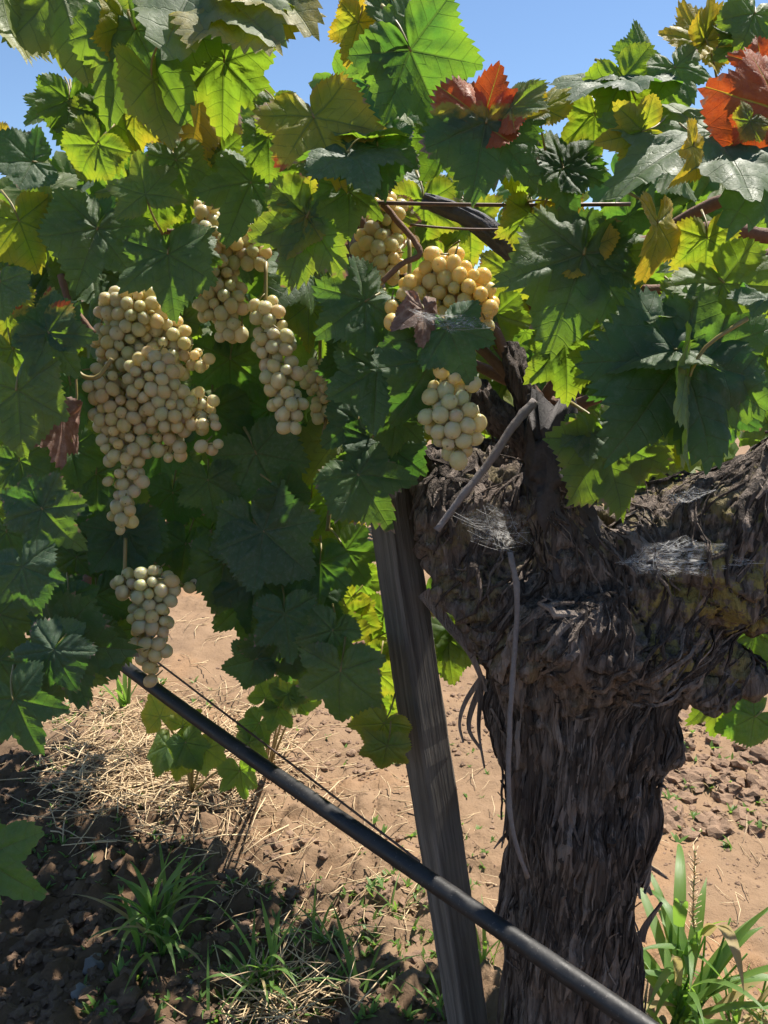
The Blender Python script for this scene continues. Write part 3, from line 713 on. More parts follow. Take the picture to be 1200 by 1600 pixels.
# px, py of the leaf's base | direction of the tip | length px | pitch | roll | depth | tint | options
HERO = [
 # top left
 (92,-22,78,190,-8,15,.74,.42,dict(under=1,side=.2,bend=.2,red=None)), (60,-30,140,110,0,10,.755,.95,{}), (2,-15,84,150,0,64,.72,.35,dict(under=1,side=.3)),
 (210,42,62,205,5,-8,.71,.28,dict(side=.5,bend=.3,fold=.1)), (196,40,95,95,-5,58,.715,.45,{}), (236,128,80,125,-10,55,.70,.25,dict(under=1,dust=.5)),
 (318,-30,45,215,58,10,.69,.32,dict(dust=1.7,dry=.22,up=36,bend=.3,wave=.14)), (365,10,52,150,55,-10,.68,.4,dict(dust=1.7,dry=.25,up=40,bend=.4,wave=.14)), (420,-40,58,165,40,-20,.69,.4,dict(dust=1.2,dry=.25,up=34,bend=.3)),
 (350,95,100,130,-25,10,.74,.25,{}), (108,155,95,85,-10,30,.78,.15,dict(dust=.6)), (90,165,140,70,25,0,.79,.05,dict(dust=.9)), (52,252,160,75,30,0,.76,.0,dict(dust=1.0)),
 (120,165,60,90,-20,-20,.80,.1,{}), (150,225,130,80,-15,10,.77,.26,{}), (210,180,100,70,-20,0,.80,.5,dict(dry=.3)), (165,185,80,90,-25,30,.80,.3,{}),
 (228,305,-105,95,-15,0,.74,.12,dict(bend=-.2)), (392,285,108,120,15,12,.75,.1,{}), (318,125,98,150,-5,55,.76,.98,dict(dry=.38)), (305,205,92,105,-5,30,.78,1.0,dict(dry=.3)),
 (8,225,150,55,-20,0,.86,.95,{}), (190,125,100,55,10,20,.82,.2,dict(red=(0,1,-.8),dry=.3)), (345,240,80,70,-10,0,.79,.12,{}), (275,250,70,85,-5,15,.76,.15,{}),
 # top middle
 (490,182,70,150,8,0,.68,.48,dict(bend=.3,side=.1,wave=.05,red=(.72,.25,.50),size=1.05)), (432,168,80,65,-20,20,.70,.35,{}), (420,215,90,80,-10,10,.72,.2,{}),
 (641,78,60,140,-28,-12,.66,.14,dict(fold=.25,bend=.1,side=.1)), (650,60,125,110,20,30,.67,.1,dict(dust=.7)), (615,-15,165,100,-20,10,.70,.85,{}), (560,35,110,75,-20,10,.71,.6,{}),
 (620,20,-60,90,-20,0,.69,.1,{}), (760,190,98,165,6,5,.64,.12,dict(bend=.35,side=.15,fold=.05,red=(.22,-1.0,.14),size=1.0)), (752,192,-70,112,-6,10,.65,.55,dict(bend=-.2,red=(0,.1,-.9),side=.1)),
 (590,226,82,105,10,0,.68,.03,{}), (545,236,60,95,52,-20,.66,.05,dict(dust=.8,up=50,bend=.8)), (570,212,-18,80,60,0,.67,.1,dict(dust=.8,up=66)), (700,215,120,95,0,10,.70,.1,{}),
 # top right
 (880,258,85,110,12,0,.67,.05,dict(dust=.4)), (880,262,-50,95,-10,10,.675,.12,{}), (972,122,158,115,58,10,.63,.02,dict(dust=1.0,up=60,bend=.4)), (968,120,-150,55,50,0,.635,.02,dict(dust=1.0,up=55)), (972,124,62,110,-12,0,.64,.14,{}),
 (1010,90,130,85,10,20,.66,.06,dict(dust=.6)), (1103,62,-115,92,-18,0,.64,.80,dict(bend=-.2,side=-.2)), (1103,64,-50,85,-18,-25,.642,.72,dict(bend=-.2)),
 (1215,175,198,150,15,0,.585,.6,dict(red=(0,.1,-.75),bend=.4,wave=.1)), (1190,105,-150,70,-5,0,.60,.6,dict(red=(0,.1,-.9))), (1172,188,120,55,5,10,.578,.45,dict(red=(.3,.7,.42))), (1180,20,110,90,10,10,.62,.1,{}), (1165,60,150,70,0,0,.63,.1,{}),
 (1118,205,150,235,50,12,.60,.04,dict(dust=1.0,bend=.3,side=.5,up=42,wave=.12)), (1220,225,130,190,42,-10,.59,.02,dict(dust=.9,bend=.5,side=.5,up=34)), (1085,228,108,82,0,52,.555,.95,{}),
 (850,172,-62,92,-10,45,.66,.72,{}), (830,165,-150,50,0,20,.665,.9,{}), (800,168,30,62,45,0,.64,.2,dict(dust=.8,red=(1,0,.25))), (1005,205,165,90,-10,30,.60,.5,{}), (1040,130,100,90,-20,10,.66,.22,{}),
 (1055,105,70,85,15,0,.63,.1,dict(dust=.5)), (930,180,90,90,-15,0,.69,.3,{}), (825,240,100,90,-20,-10,.70,.25,{}), (790,225,75,85,-25,0,.69,.3,{}),
 # left middle
 (152,357,104,130,12,14,.78,.03,dict(dust=.5)), (150,352,195,80,-10,0,.785,.05,{}), (262,395,86,128,6,-4,.76,.16,dict(bend=.3,side=.2,fold=.1)), (76,520,55,100,4,0,.76,.14,dict(red=(-.6,-.55,.42),side=.15)), (74,516,-95,95,-8,0,.765,.15,dict(red=(-.5,.6,.55))),
 (30,345,75,95,-25,25,.80,.55,{}), (0,440,80,75,10,20,.74,.0,dict(dust=1.0)), (20,545,70,80,-15,0,.82,.3,{}), (75,335,120,110,-10,0,.82,.22,{}), (245,305,95,75,-20,10,.79,.35,{}), (210,330,60,90,0,0,.83,.1,{}),
 (25,608,80,135,6,0,.76,.14,dict(bend=.3)), (97,655,94,100,0,66,.80,.6,dict(dry=.8,side=.9,wave=.2)), (140,610,100,70,10,0,.92,.05,{}), (300,385,75,70,10,20,.80,.1,{}), (110,600,85,110,-8,40,.86,.1,{}), (10,470,95,80,-15,10,.82,.4,{}),
 # centre
 (480,338,110,150,-10,-14,.72,.22,dict(fold=.12,bend=.4,side=.2)), (478,336,170,90,-22,0,.725,.34,dict(bend=-.1)), (482,340,60,90,8,-30,.722,.08,{}), (572,470,140,120,12,6,.735,.06,dict(dust=.4)), (560,455,60,70,10,0,.75,.08,{}),
 (662,318,82,92,-25,0,.92,.42,{}), (735,345,78,90,-25,10,.96,.36,{}), (662,482,85,78,12,30,.70,.7,dict(dry=.95,wave=.2,side=1.2)), (700,512,70,104,18,-6,.70,.06,dict(dust=.5)), (672,560,112,150,8,38,.72,.10,dict(bend=.6)), (590,575,95,130,6,0,.75,.03,dict(dust=.6)),
 (620,330,70,60,-10,20,.80,.5,dict(dry=.5)), (545,300,85,90,10,10,.70,.08,{}), (620,650,95,80,-10,10,.80,.05,{}), (545,560,100,80,0,20,.90,.05,{}), (425,270,95,80,-18,0,.76,.25,{}),
 # right middle
 (913,395,108,190,8,2,.655,.06,dict(bend=.35,side=.25,fold=.08,dust=.5)), (911,392,-130,95,-15,0,.66,.52,{}), (913,396,30,125,6,0,.66,.10,{}), (870,318,20,85,-15,0,.70,.80,dict(red=(.8,-.2,.35))), (830,335,100,80,-20,10,.72,.45,{}),
 (1028,348,84,120,-12,48,.64,.62,{}), (1105,372,82,88,-18,-15,.66,.48,{}), (1066,562,128,235,10,0,.62,.04,dict(bend=.4,side=.2,fold=.05,dust=.4)), (1068,560,35,205,10,-8,.625,.04,dict(dust=.5)), (1055,545,172,125,35,10,.62,.04,dict(dust=.7,up=50)),
 (1078,585,92,185,0,66,.60,.28,dict(under=1,bend=.2)), (950,690,68,165,-6,12,.70,.36,dict(bend=.5)), (1000,690,40,100,-5,0,.72,.4,{}), (922,672,100,68,28,0,.70,.1,dict(dust=.9)), (885,540,84,110,-14,0,.70,.30,{}), (930,560,70,70,-10,0,.70,.25,{}),
 (1200,465,150,60,48,0,.60,.1,dict(dust=.8,up=60)), (1130,440,62,150,10,0,.64,.08,dict(dust=.4)), (1110,620,70,110,5,0,.74,.03,{}), (1010,490,165,60,45,0,.64,.05,dict(dust=.8,up=60)), (1060,470,100,80,-10,30,.70,.25,{}), (985,580,90,110,4,0,.68,.06,{}),
 (1185,985,100,150,0,0,.86,.12,{}), (1120,1080,80,100,-5,10,.90,.22,{}), (1180,1120,150,80,-5,0,.90,.15,{}),
 # left low
 (66,795,48,112,8,0,.80,.02,dict(dust=.6)), (60,790,-160,80,5,0,.81,.02,dict(dust=.6)), (36,885,72,100,10,0,.78,.03,dict(dust=.7)), (325,750,82,85,6,0,.95,.04,dict(dust=.4)), (192,832,78,105,6,0,.93,.0,{}), (200,830,20,90,6,0,.935,.0,{}), (395,825,98,115,4,0,.94,.04,dict(dust=.9)),
 (400,708,62,125,4,0,.96,.06,dict(dust=.9)), (412,830,42,135,6,0,.93,.04,dict(dust=.8)), (560,742,62,118,18,0,.82,.03,{}), (600,690,88,110,8,10,.83,.03,{}), (560,655,95,110,8,-10,.84,.04,{}), (615,600,100,110,4,0,.82,.03,{}), (575,720,120,80,0,10,.84,.2,{}), (540,735,-28,62,-22,0,.86,.35,{}), (270,770,90,80,0,0,1.0,.0,{}), (290,850,100,85,0,0,1.0,.0,{}), (440,700,80,110,0,0,1.02,.03,{}),
 (330,640,85,110,0,0,1.02,.0,{}), (420,640,90,110,0,0,1.04,.0,{}), (250,700,90,100,0,0,1.04,.0,{}), (360,560,90,110,0,0,1.05,.0,{}), (150,740,90,90,0,0,.95,.0,{}), (110,700,80,80,0,20,.9,.05,{}),
 (105,935,95,80,0,20,.86,.02,{}), (85,1015,120,100,6,0,.78,.0,dict(dust=.7)), (84,1012,-40,70,0,0,.79,.0,dict(dust=.7)), (88,1000,12,150,10,-10,.84,.03,dict(dust=.4)), (20,1092,62,120,8,0,.76,.03,dict(fold=.2)), (-32,1340,28,150,8,0,.98,.02,dict(bend=.3)), (150,1000,70,85,0,0,.90,.0,{}),
 (0,960,70,90,0,0,.88,.1,{}), (10,830,80,90,0,0,.88,.03,{}), (30,720,80,80,0,0,.86,.12,dict(dry=.3)), (190,880,150,80,0,0,.98,.0,{}), (350,880,100,110,0,10,.97,.0,{}),
 # centre low
 (445,960,85,98,6,0,.92,.03,dict(dust=.4)), (440,1000,120,110,0,20,.95,.0,{}), (400,1030,165,70,10,10,.95,.0,{}), (400,900,100,120,0,0,.97,.0,{}), (500,880,95,90,0,0,.96,.03,{}), (532,1048,96,118,0,-8,.90,.16,dict(dust=.5)), (520,985,110,85,12,20,.92,.12,dict(dust=.7)), (500,960,60,85,-15,0,1.0,.3,{}),
 (700,1000,85,85,10,-20,1.02,.22,dict(dust=.6)), (722,985,80,95,0,20,1.03,.1,{}), (600,1130,115,75,-18,0,.92,.30,{}), (605,1165,100,70,-18,0,.91,.34,{}),
 (450,1010,90,85,0,0,.96,.0,{}), (430,870,90,110,0,0,1.0,.0,{}), (540,860,60,90,0,0,.98,.03,{}),
] + [(795,425,95,85,-15,0,.94,.28,{}), (775,490,70,80,-10,10,.93,.2,{}), (815,460,110,80,-10,0,.97,.3,{}), (1130,640,80,90,0,0,.86,.1,{}), (1050,640,95,90,0,10,.88,.12,{})] + [(x, y, a, l, p, r, d, .0, dict(dust=.3)) for x, y, a, l, p, r, d in [(0,1030,60,100,5,0,.90),(150,930,80,100,5,10,.95),(120,870,100,100,0,-10,.96),(60,930,90,100,5,0,.92),(170,985,110,90,0,0,.97),(40,1050,40,100,5,10,.93),(110,1040,75,90,0,-10,.93),(10,900,75,100,0,0,.93),(230,860,70,90,0,0,1.02),(330,830,100,100,0,0,1.03),(160,820,60,100,0,0,1.0),(100,800,95,100,0,0,.97),(450,900,70,100,0,0,1.02),(380,940,85,90,0,10,1.0),(490,930,100,90,0,0,1.0)]]
for (px, py, dx, ln) in [(545,965,80,60),(570,985,60,62),(565,1025,100,70),(590,1050,95,60),(548,935,130,50),(582,1000,140,55),(500,735,60,72),(480,720,110,70),(520,790,75,66),(470,770,60,66),(530,830,100,58),(495,830,80,60),(560,700,70,50),(450,815,60,60),(575,1085,95,60),(665,930,90,70),(560,905,60,60),(510,700,100,66),(535,760,50,62),(485,790,95,64),(455,735,80,62),(540,1000,95,66),(525,940,60,60),(600,960,100,60),(590,1100,80,62),(550,1060,60,60),(510,860,70,60)]:
    HERO.append((px, py, dx, ln * 1.15, -28, random.uniform(-30, 30), random.uniform(1.12, 1.3), random.uniform(.22, .42), {}))
for h in HERO:
    px, py, ang, ln, pit, rol, d, tint, o = h
    d *= random.uniform(.995, 1.005)
    if py < 470 and tint > .03: tint += .07
    me = leaf_mesh(fold=o.get('fold', lrng.uniform(.0, .25)), cup=lrng.uniform(-.08, .08), bend=o.get('bend', lrng.uniform(.1, .8)), side=o.get('side', lrng.uniform(-.1, .6)), wave=o.get('wave', lrng.uniform(.04, .10)))
    if o.get('under'): rol += 180
    if 'up' in o:
        ua = math.radians(o['up']); n_ = (-CF) * math.cos(ua) + CU * math.sin(ua) + CR * o.get('sd', 0.0); n_.normalize()
        a_ = math.radians(ang); t0 = CR * math.cos(a_) - CU * math.sin(a_); t_ = t0 - (-CF) * (t0.dot(n_) / (-CF).dot(n_)); sz = ln * d / F * min(1.7, t_.length) * .9; t_.normalize(); s_ = t_.cross(n_); p_ = at(px, py, d)
        put_leaf(Matrix(((s_.x, t_.x, n_.x, p_.x), (s_.y, t_.y, n_.y, p_.y), (s_.z, t_.z, n_.z, p_.z), (0, 0, 0, 1))) @ Matrix.Scale(sz, 4), me, tint, o.get('dry', 0), o.get('dust', .8), o.get('red')); continue
    mw = leaf_frame(at(px, py, d), ang + random.uniform(-3, 3), ln * d / F / max(.55, math.cos(math.radians(pit))) * .84, pit, rol)
    put_leaf(mw, me, tint, o.get('dry', random.choice([0, .1, .2, .27, .32])), o.get('dust', random.uniform(.05, .4)), o.get('red'))
# fillers: the body of the canopy behind the leaves in front
UP = [(0,250),(60,225),(110,180),(170,140),(200,60),(330,40),(480,110),(540,100),(640,90),(700,150),(800,205),(850,185),(900,165),(1000,120),(1060,90),(1200,70)]
LOWB = [(0,1150),(100,1080),(180,1010),(250,900),(300,860),(400,980),(470,920),(540,780),(640,720),(760,680),(900,760),(1000,810),(1100,800),(1200,740)]
def inter(tab, x): return float(np.interp(x, [t[0] for t in tab], [t[1] for t in tab]))
WIN = [(at(x, y, d), r) for x, y, d, r in [(695,440,.745,.07),(740,470,.745,.06),(640,450,.75,.05),(445,330,.72,.06),(430,300,.73,.05),(555,715,.86,.05),(875,350,.66,.06),(1000,540,.63,.05),(1015,865,.76,.05),(500,740,1.2,.13),(570,1000,1.2,.14),(540,1050,.95,.07),(600,1150,.92,.08),(1035,400,.64,.06),(1100,410,.66,.06),(665,350,.78,.05),(735,380,.82,.05),(990,770,.70,.05),(180,470,.87,.04),(40,380,.80,.06),(465,655,.85,.035),(870,760,.77,.03),(740,540,.70,.05),(560,880,1.2,.12),(900,600,.70,.05),(705,1040,1.02,.05)]]
def shades_window(p, size):
    for c, r in WIN:
        v = p - c; a = v.dot(SUN)
        if a > .03 and (v - SUN * a).length < r + size * .45: return True
    return False
fr = random.Random(5); CEN = at(900, 1000, .9); CEN.z = 0
AL = Vector((-.75, .66, 0)).normalized(); PE = Vector((.66, .75, 0)).normalized()
fill = []
tries = 0
while len(fill) < 1250 and tries < 120000:
    tries += 1
    s_ = fr.uniform(-.55, 1.7); t_ = fr.uniform(-.30, .62); z = fr.uniform(.62, 1.42)
    if len(fill) > 560: s_ = fr.uniform(.15, 1.9); t_ = fr.uniform(.05, .46); z = fr.uniform(.80, 1.22)
    if t_ > .35 and z < .80: continue
    if len(fill) > 1080: s_ = fr.uniform(.05, .75); t_ = fr.uniform(.36, .60); z = fr.uniform(.85, 1.15)
    p = CEN + AL * s_ + PE * t_; p.z = z
    px, py, d = project(p)
    if d < .55: continue
    size = fr.uniform(.045, .078); rp = size * F / d * .8
    inframe = -80 < px < 1280 and -80 < py < 1680
    if inframe:
        x = min(1200, max(0, px))
        if py < inter(UP, x) + rp * .9 or py > inter(LOWB, x) - rp * .9: continue
        front = np.interp(x, [0, 300, 600, 900, 1200], [.88, .90, .86, .76, .72]) if py < 520 else np.interp(x, [0, 300, 600, 900, 1200], [1.02, 1.08, 1.05, 1.02, .98])
        if d < front: continue
    elif py < -30: continue
    elif py > 1100: continue
    if not inframe and (px > 1280 and d < .9): continue
    if shades_window(p, size): continue
    fill.append((d, p, size))
for x, y, d, n in [(215, 560, .885, 14), (250, 640, .88, 10), (345, 430, .93, 8), (435, 560, .86, 8), (235, 960, .90, 8)]:   # leaves over the hanging bunches
    for k in range(n):
        p = at(x, y, d) + SUN * fr.uniform(.12, .40) + AL * fr.uniform(-.08, .08) + PE * fr.uniform(.06, .16); fill.append((project(p)[2], p, fr.uniform(.05, .075)))
k = 0
while k < 190:                                               # upper canopy, so that little sky shows through
    px, py = fr.choice([(fr.uniform(560, 1230), fr.uniform(180, 560)), (fr.uniform(-30, 300), fr.uniform(240, 520))]); d = fr.uniform(.92, 1.35); size = fr.uniform(.05, .08)
    if py < inter(UP, min(1200, max(0, px))) + size * F / d * .9: continue
    p = at(px, py, d); k += 1
    if not shades_window(p, size * .6): fill.append((d, p, size))
fill.sort(key=lambda a: a[0])
budget = 300 - n_leaf
masses = Join()
for k, (d, p, size) in enumerate(fill):
    # leaves hang outwards from the row and face the sky
    ang = fr.uniform(40, 140); pit = fr.uniform(-35, 50); rol = fr.uniform(-50, 50)
    if fr.random() < .2: rol += 180
    px, py, _ = project(p); tint = max(0, fr.gauss(.18, .16)) if py < 500 else max(0, fr.gauss(.08, .08))
    mw = leaf_frame(p, ang, size, pit, rol)
    if k < budget and -60 < px < 1260 and -60 < py: put_leaf(mw, fr.choice(pool), tint, fr.choice([0, .1, .2, .28, .34]), fr.uniform(0, .4))
    else:
        V, Fc, A = leaf_arrays(lrng, na=73, nr=4, fold=lrng.uniform(0, .3), bend=lrng.uniform(0, .9), side=lrng.uniform(-.2, .7), wave=.08, seed=lrng.uniform(-.3, .8))
        Vw = V @ np.array(mw.to_3x3()).T + np.array(mw.translation); masses.add(Vw, Fc, **A)
fo = add('foliage', masses.mesh('foliage', M_LEAF), VINE); tag(fo, kind='stuff')
fo['tint'] = .14; fo['dry'] = .05; fo['dust'] = .2; fo['red_x'] = 0.0; fo['red_y'] = 0.0; fo['red_limit'] = 9.0

# ------------------------------------------------------------------ grapes
import bmesh
def grape_mesh():
    bm = bmesh.new(); bmesh.ops.create_icosphere(bm, subdivisions=3, radius=.0075)
    for v in bm.verts:
        v.co.z *= 1.10
        if v.co.z > .0080: v.co.z -= (v.co.z - .0080) * .6
    me = bpy.data.meshes.new('grape'); bm.to_mesh(me); bm.free(); me.materials.append(M_GRAPE)
    me.polygons.foreach_set('use_smooth', np.ones(len(me.polygons), dtype=bool)); return me
GR = grape_mesh()
pst = mesh_np('pedicel', *tube_arrays([(0, 0, .0077), (.0005, 0, .0115), (.002, 0, .017)], [.0012, .0009, .0008], 5), M_STEM)
def cluster(blobs, depth, label, warm=0.1, sun_gold=.05, extra=(), dens=.66, spine=None):
    g = np.random.default_rng(len(label) * 7 + int(depth * 1000)); C = []; R = []
    for b in blobs:
        d = b[3] if len(b) > 3 else depth
        C.append(list(at(b[0], b[1], d))); R.append(max(.004, b[2] * 1.12 * d / F - .0075))
    C = np.array(C); R = np.array(R); vol = 0
    lo_, hi_ = (C - R[:, None]).min(0) - .01, (C + R[:, None]).max(0) + .01
    S_ = g.uniform(lo_, hi_, (20000, 3)); fdir = np.array(CF)
    def depth_sq(P):
        dl = P[:, None, :] - C[None]; f_ = dl @ fdir; dl = dl + (f_ * .75)[..., None] * fdir; return np.sqrt((dl ** 2).sum(-1)) - R[None] - 0.0
    ins = depth_sq(S_).min(1) < 0; cand = S_[ins]; volg = ins.mean() * np.prod(hi_ - lo_)
    # swell by a berry radius to count how many fit
    ins2 = (depth_sq(S_) - .0078).min(1) < 0; volo = ins2.mean() * np.prod(hi_ - lo_)
    n = max(6, int(volo * dens / (4.19 * .0076 ** 3))); P = cand[g.integers(0, len(cand), n)] + g.normal(0, .001, (n, 3))
    for it in range(60):
        dl = P[:, None] - P[None]; ds = np.sqrt((dl ** 2).sum(-1)) + np.eye(n); ov = np.clip(.0146 - ds, 0, None); np.fill_diagonal(ov, 0)
        P = P + (dl / ds[..., None] * ov[..., None]).sum(1) * .35
        dd = depth_sq(P); k = dd.argmin(1); out_ = np.clip(dd[np.arange(n), k], 0, None)
        v = C[k] - P; P = P + v / (np.linalg.norm(v, axis=1, keepdims=True) + 1e-9) * out_[:, None] * .8
    P = list(P) + [np.array(at(x, y, dd)) for x, y, dd in extra]
    top = at(*(spine[0] if spine else (blobs[0][0], blobs[0][1] - blobs[0][2])), depth)
    E = empty('grape_cluster', top); tag(E, label, 'grapes', 'bunches of pale grapes hanging on the vine')
    sp = [top] + [Vector(C[i]) for i in range(len(C)) if i == 0 or True][:5]
    rs = add('stem', mesh_np('stem', *tube_arrays(spline([top + Vector((0, .01, .035))] + sp, 18), [.0022] * 19, 6), M_STEM), E)
    for k, p in enumerate(P):
        near = Vector(C[np.argmin(((C - p) ** 2).sum(1))]); outw = (Vector(p) - near); ax_ = (-(outw.normalized()) * 1 + Vector((0, 0, .7)) + Vector(g.normal(0, .35, 3))).normalized()
        q = ax_.to_track_quat('Z', 'Y'); s = g.choice([.78, .92, 1.0, 1.04, 1.1]) * g.uniform(.96, 1.04)
        mw = Matrix.Translation(Vector(p)) @ q.to_matrix().to_4x4() @ Matrix.Diagonal((s, s * g.uniform(.96, 1.03), s * g.uniform(.97, 1.06), 1))
        o = add('grape', GR, E, mw); o['warm'] = float(np.clip(g.normal(warm, .22), 0, 1)); o['sun_gold'] = float(np.clip(g.normal(sun_gold, .18), 0, 1))
        if k % 2 == 0 or True:
            pp = bpy.data.objects.new('pedicel', pst); COL.objects.link(pp); pp.parent = o
    return E
cluster([(210,495,52),(170,490,26),(190,540,46),(255,540,50,.90),(165,600,34,.87),(240,590,44,.86),(305,570,30,.90),(195,645,50),(195,695,40),(195,745,33),(195,785,22),(190,812,17),(260,635,42,.87),(300,640,40,.88),(262,695,28,.89),(318,672,32,.87),(328,698,24,.87),(280,705,20,.89),(320,640,30,.88)], .885,
        'broadest pale bunch with two lobes, drooping tip and pinkish berries', .4, dens=.62, extra=[(105,635,.90),(128,640,.885),(128,616,.90),(165,467,.87),(182,467,.87),(195,772,.885),(182,790,.885),(203,797,.88),(190,812,.88),(176,806,.89),(205,815,.89),(188,828,.885)])
cluster([(322,335,28),(345,385,46),(335,425,42),(345,470,42),(360,515,26),(395,400,30),(405,365,24)], .86, 'pale bunch half covered by leaves above a dark gap beside the widest bunch', .2)
cluster([(415,490,30),(428,535,35),(438,585,34),(448,632,31),(458,668,22)], .84, 'long narrow pale bunch tapering to a tip, right of the broadest bunch', .1)
cluster([(500,590,30),(510,640,28),(505,680,16)], .99, 'small greenish bunch in deep shade just behind the stake', .0)
cluster([(605,335,32),(590,385,38),(600,415,34),(640,370,24,.84),(590,425,24)], .80, 'rounded bunch hanging at the top of the wooden stake', .2, sun_gold=.45)
cluster([(640,460,34),(690,425,42),(720,460,50),(755,485,34),(690,480,36)], .755, 'sunlit golden bunch resting on a white web and a dried leaf', .2, sun_gold=.85, extra=[(612,480,.73),(612,503,.725),(618,492,.74)])
cluster([(700,605,38),(695,645,42),(712,665,44),(712,705,28),(735,610,22)], .715, 'compact pale bunch hanging above the knobbly left arm of the trunk', .0)
cluster([(195,915,26),(240,920,38),(235,965,36),(235,1010,30),(235,1042,22),(240,1062,10)], .90, 'lowest pale bunch, its tip hanging down to the black pipe', .05, extra=[(296,918,.96),(305,908,.97)])
cluster([(680,950,26),(684,1000,24),(680,1040,14)], 1.14, 'shaded yellow bunch seen between the stake and the trunk', .1)

# ------------------------------------------------------------------ stake, pipe and wires
A = at(549, 372, .865); B = at(737, 1640, 1.09); dv = (B - A).normalized(); B = A + dv * ((-.25 - A.z) / dv.z)
def stake():
    L = (B - A).length; h = .0225; bm = bmesh.new(); n = 60; c = .0035
    prof = [(-h + c, -h), (h - c, -h), (h, -h + c), (h, h - c), (h - c, h), (-h + c, h), (-h, h - c), (-h, -h + c)]
    rows = []
    for k in range(n + 1):
        z = L * k / n; rows.append([bm.verts.new((x + random.uniform(-.0006, .0006) + .0012 * math.sin(z * 9 + x * 40), y + random.uniform(-.0006, .0006), z + (0.004 * math.sin(x * 300 + y * 500) if k == 0 else 0))) for x, y in prof])
    for k in range(n):
        for q in range(8): bm.faces.new((rows[k][q], rows[k][(q + 1) % 8], rows[k + 1][(q + 1) % 8], rows[k + 1][q]))
    bm.faces.new(rows[0][::-1]); bm.faces.new(rows[-1]); bmesh.ops.recalc_face_normals(bm, faces=bm.faces)
    me = bpy.data.meshes.new('wooden_stake'); bm.to_mesh(me); bm.free(); me.materials.append(M_POST)
    o = add('wooden_stake', me)
    zax = dv; x0 = (CR - zax * CR.dot(zax)).normalized(); y0 = zax.cross(x0); be = math.radians(-36)
    xr = x0 * math.cos(be) + y0 * math.sin(be); yr = zax.cross(xr)
    o.matrix_world = Matrix(((xr.x, yr.x, zax.x, A.x), (xr.y, yr.y, zax.y, A.y), (xr.z, yr.z, zax.z, A.z), (0, 0, 0, 1)))
    return o
st = stake(); tag(st, 'leaning weathered square wooden stake beside the trunk', 'stake')
P0 = at(215, 1051, 1.03); P1 = at(960, 1580, .60); pd = (P1 - P0)
pp = [P0 + pd * t + Vector((0, 0, -.006 * math.sin((t + .3) * 3.0))) for t in np.linspace(-1.6, 1.5, 60)]
pipe = add('irrigation_pipe', mesh_np('irrigation_pipe', *tube_arrays(pp, .0085, 20), M_PIPE)); tag(pipe, 'black plastic irrigation pipe crossing in front of stake and trunk', 'pipe')
Wa = at(232, 1024, 1.06); Wb = at(645, 1338, .79)
wp = [Wa + (Wb - Wa) * t + Vector((0, 0, .0)) for t in np.linspace(-1.2, 1.02, 40)]
wi = add('pipe_wire', mesh_np('pipe_wire', *tube_arrays(wp, .0013, 6), M_WIRE)); tag(wi, 'thin dark support wire running just above the black pipe', 'wire')
for (a, b, r, lab) in [(at(510, 314, .725), at(985, 319, .71), .0019, 'dark trellis wire stretched under the red and green leaf'), (at(640, 351, .80), at(800, 358, .80), .0013, 'short thin wire below the trellis wire beside the dark cane')]:
    q = [a + (b - a) * t + Vector((0, 0, -.002 * math.sin(math.pi * t))) for t in np.linspace(0, 1, 16)]
    tag(add('trellis_wire', mesh_np('trellis_wire', *tube_arrays(q, r, 8), M_WIRE)), lab, 'wire')

# ------------------------------------------------------------------ spider webs
def web(rim, centre, sag, label, hole=None, dens=1.0, nr=14):
    rim = [Vector(r) for r in rim]; n = len(rim); m = n * 8; R = []
    for k in range(m):
        i = k // 8; t = (k % 8) / 8; a, b = rim[i], rim[(i + 1) % n]; mid = (a + b) / 2; bow = (Vector(centre) - mid) * .16 * math.sin(math.pi * t)
        R.append(a + (b - a) * t + bow)
    c = Vector(centre); V = []; uv = []; r0 = .0 if hole is None else hole
    for j in range(nr + 1):
        f = r0 + (1 - r0) * j / nr
        for k in range(m):
            p = c + (R[k] - c) * f; p = p + sag * ((1 - f) ** 2) + Vector([random.uniform(-1, 1) * .0008 for _ in range(3)])
            an = 2 * math.pi * k / m; V.append(p); uv.append((f * math.cos(an) * 1.5 + 3, f * math.sin(an) * 1.5 + 3, dens * (1.25 - .75 * f) * (0.25 + 1.0 * (1 - max(0, f - .8) / .2 * .8))))
    Fc = [(j * m + k, j * m + (k + 1) % m, (j + 1) * m + (k + 1) % m, (j + 1) * m + k) for j in range(nr) for k in range(m)]
    V = list(V); base_n = len(V)
    for q in range(14):
        a = R[random.randrange(m)]; b = R[random.randrange(m)]; f0 = random.uniform(.1, .95)
        if q % 2: b = c + (a - c) * random.uniform(.05, .3)
        pm = (a + b) / 2 + sag * .5; tv_, tf_ = tube_arrays([a, pm + (c - pm) * .15, b], .00016, 3); o_ = len(V); V += tv_; Fc += [tuple(i + o_ for i in f) for f in tf_]; uv += [(random.random(), random.random(), 14.0)] * len(tv_)
    o = add('spider_web', mesh_np('spider_web', V, Fc, M_WEB, True, {'silkuv': np.array(uv)})); tag(o, label, 'spider web'); return o
def H(x, y, g=.006, d=.78):
    h = hit(x, y, g); return h if h is not None else at(x, y, d)
web([H(960, 880), H(1005, 850), H(1075, 835), H(1150, 850), H(1195, 880), H(1120, 905), H(1050, 905), H(995, 900)], H(1020, 868, .02), Vector((0, .012, -.012)), 'white funnel web with a dark hole on the lichen covered arm', hole=.10, dens=3.4)
web([H(700, 800, .01), H(760, 785, .012), H(842, 800, .01), H(838, 850, .01), H(800, 872, .012), H(735, 845, .01)], H(775, 825, .02), Vector((0, 0, -.01)), 'grey sheet web stretched over the hollow beside the upright spur', dens=1.7)
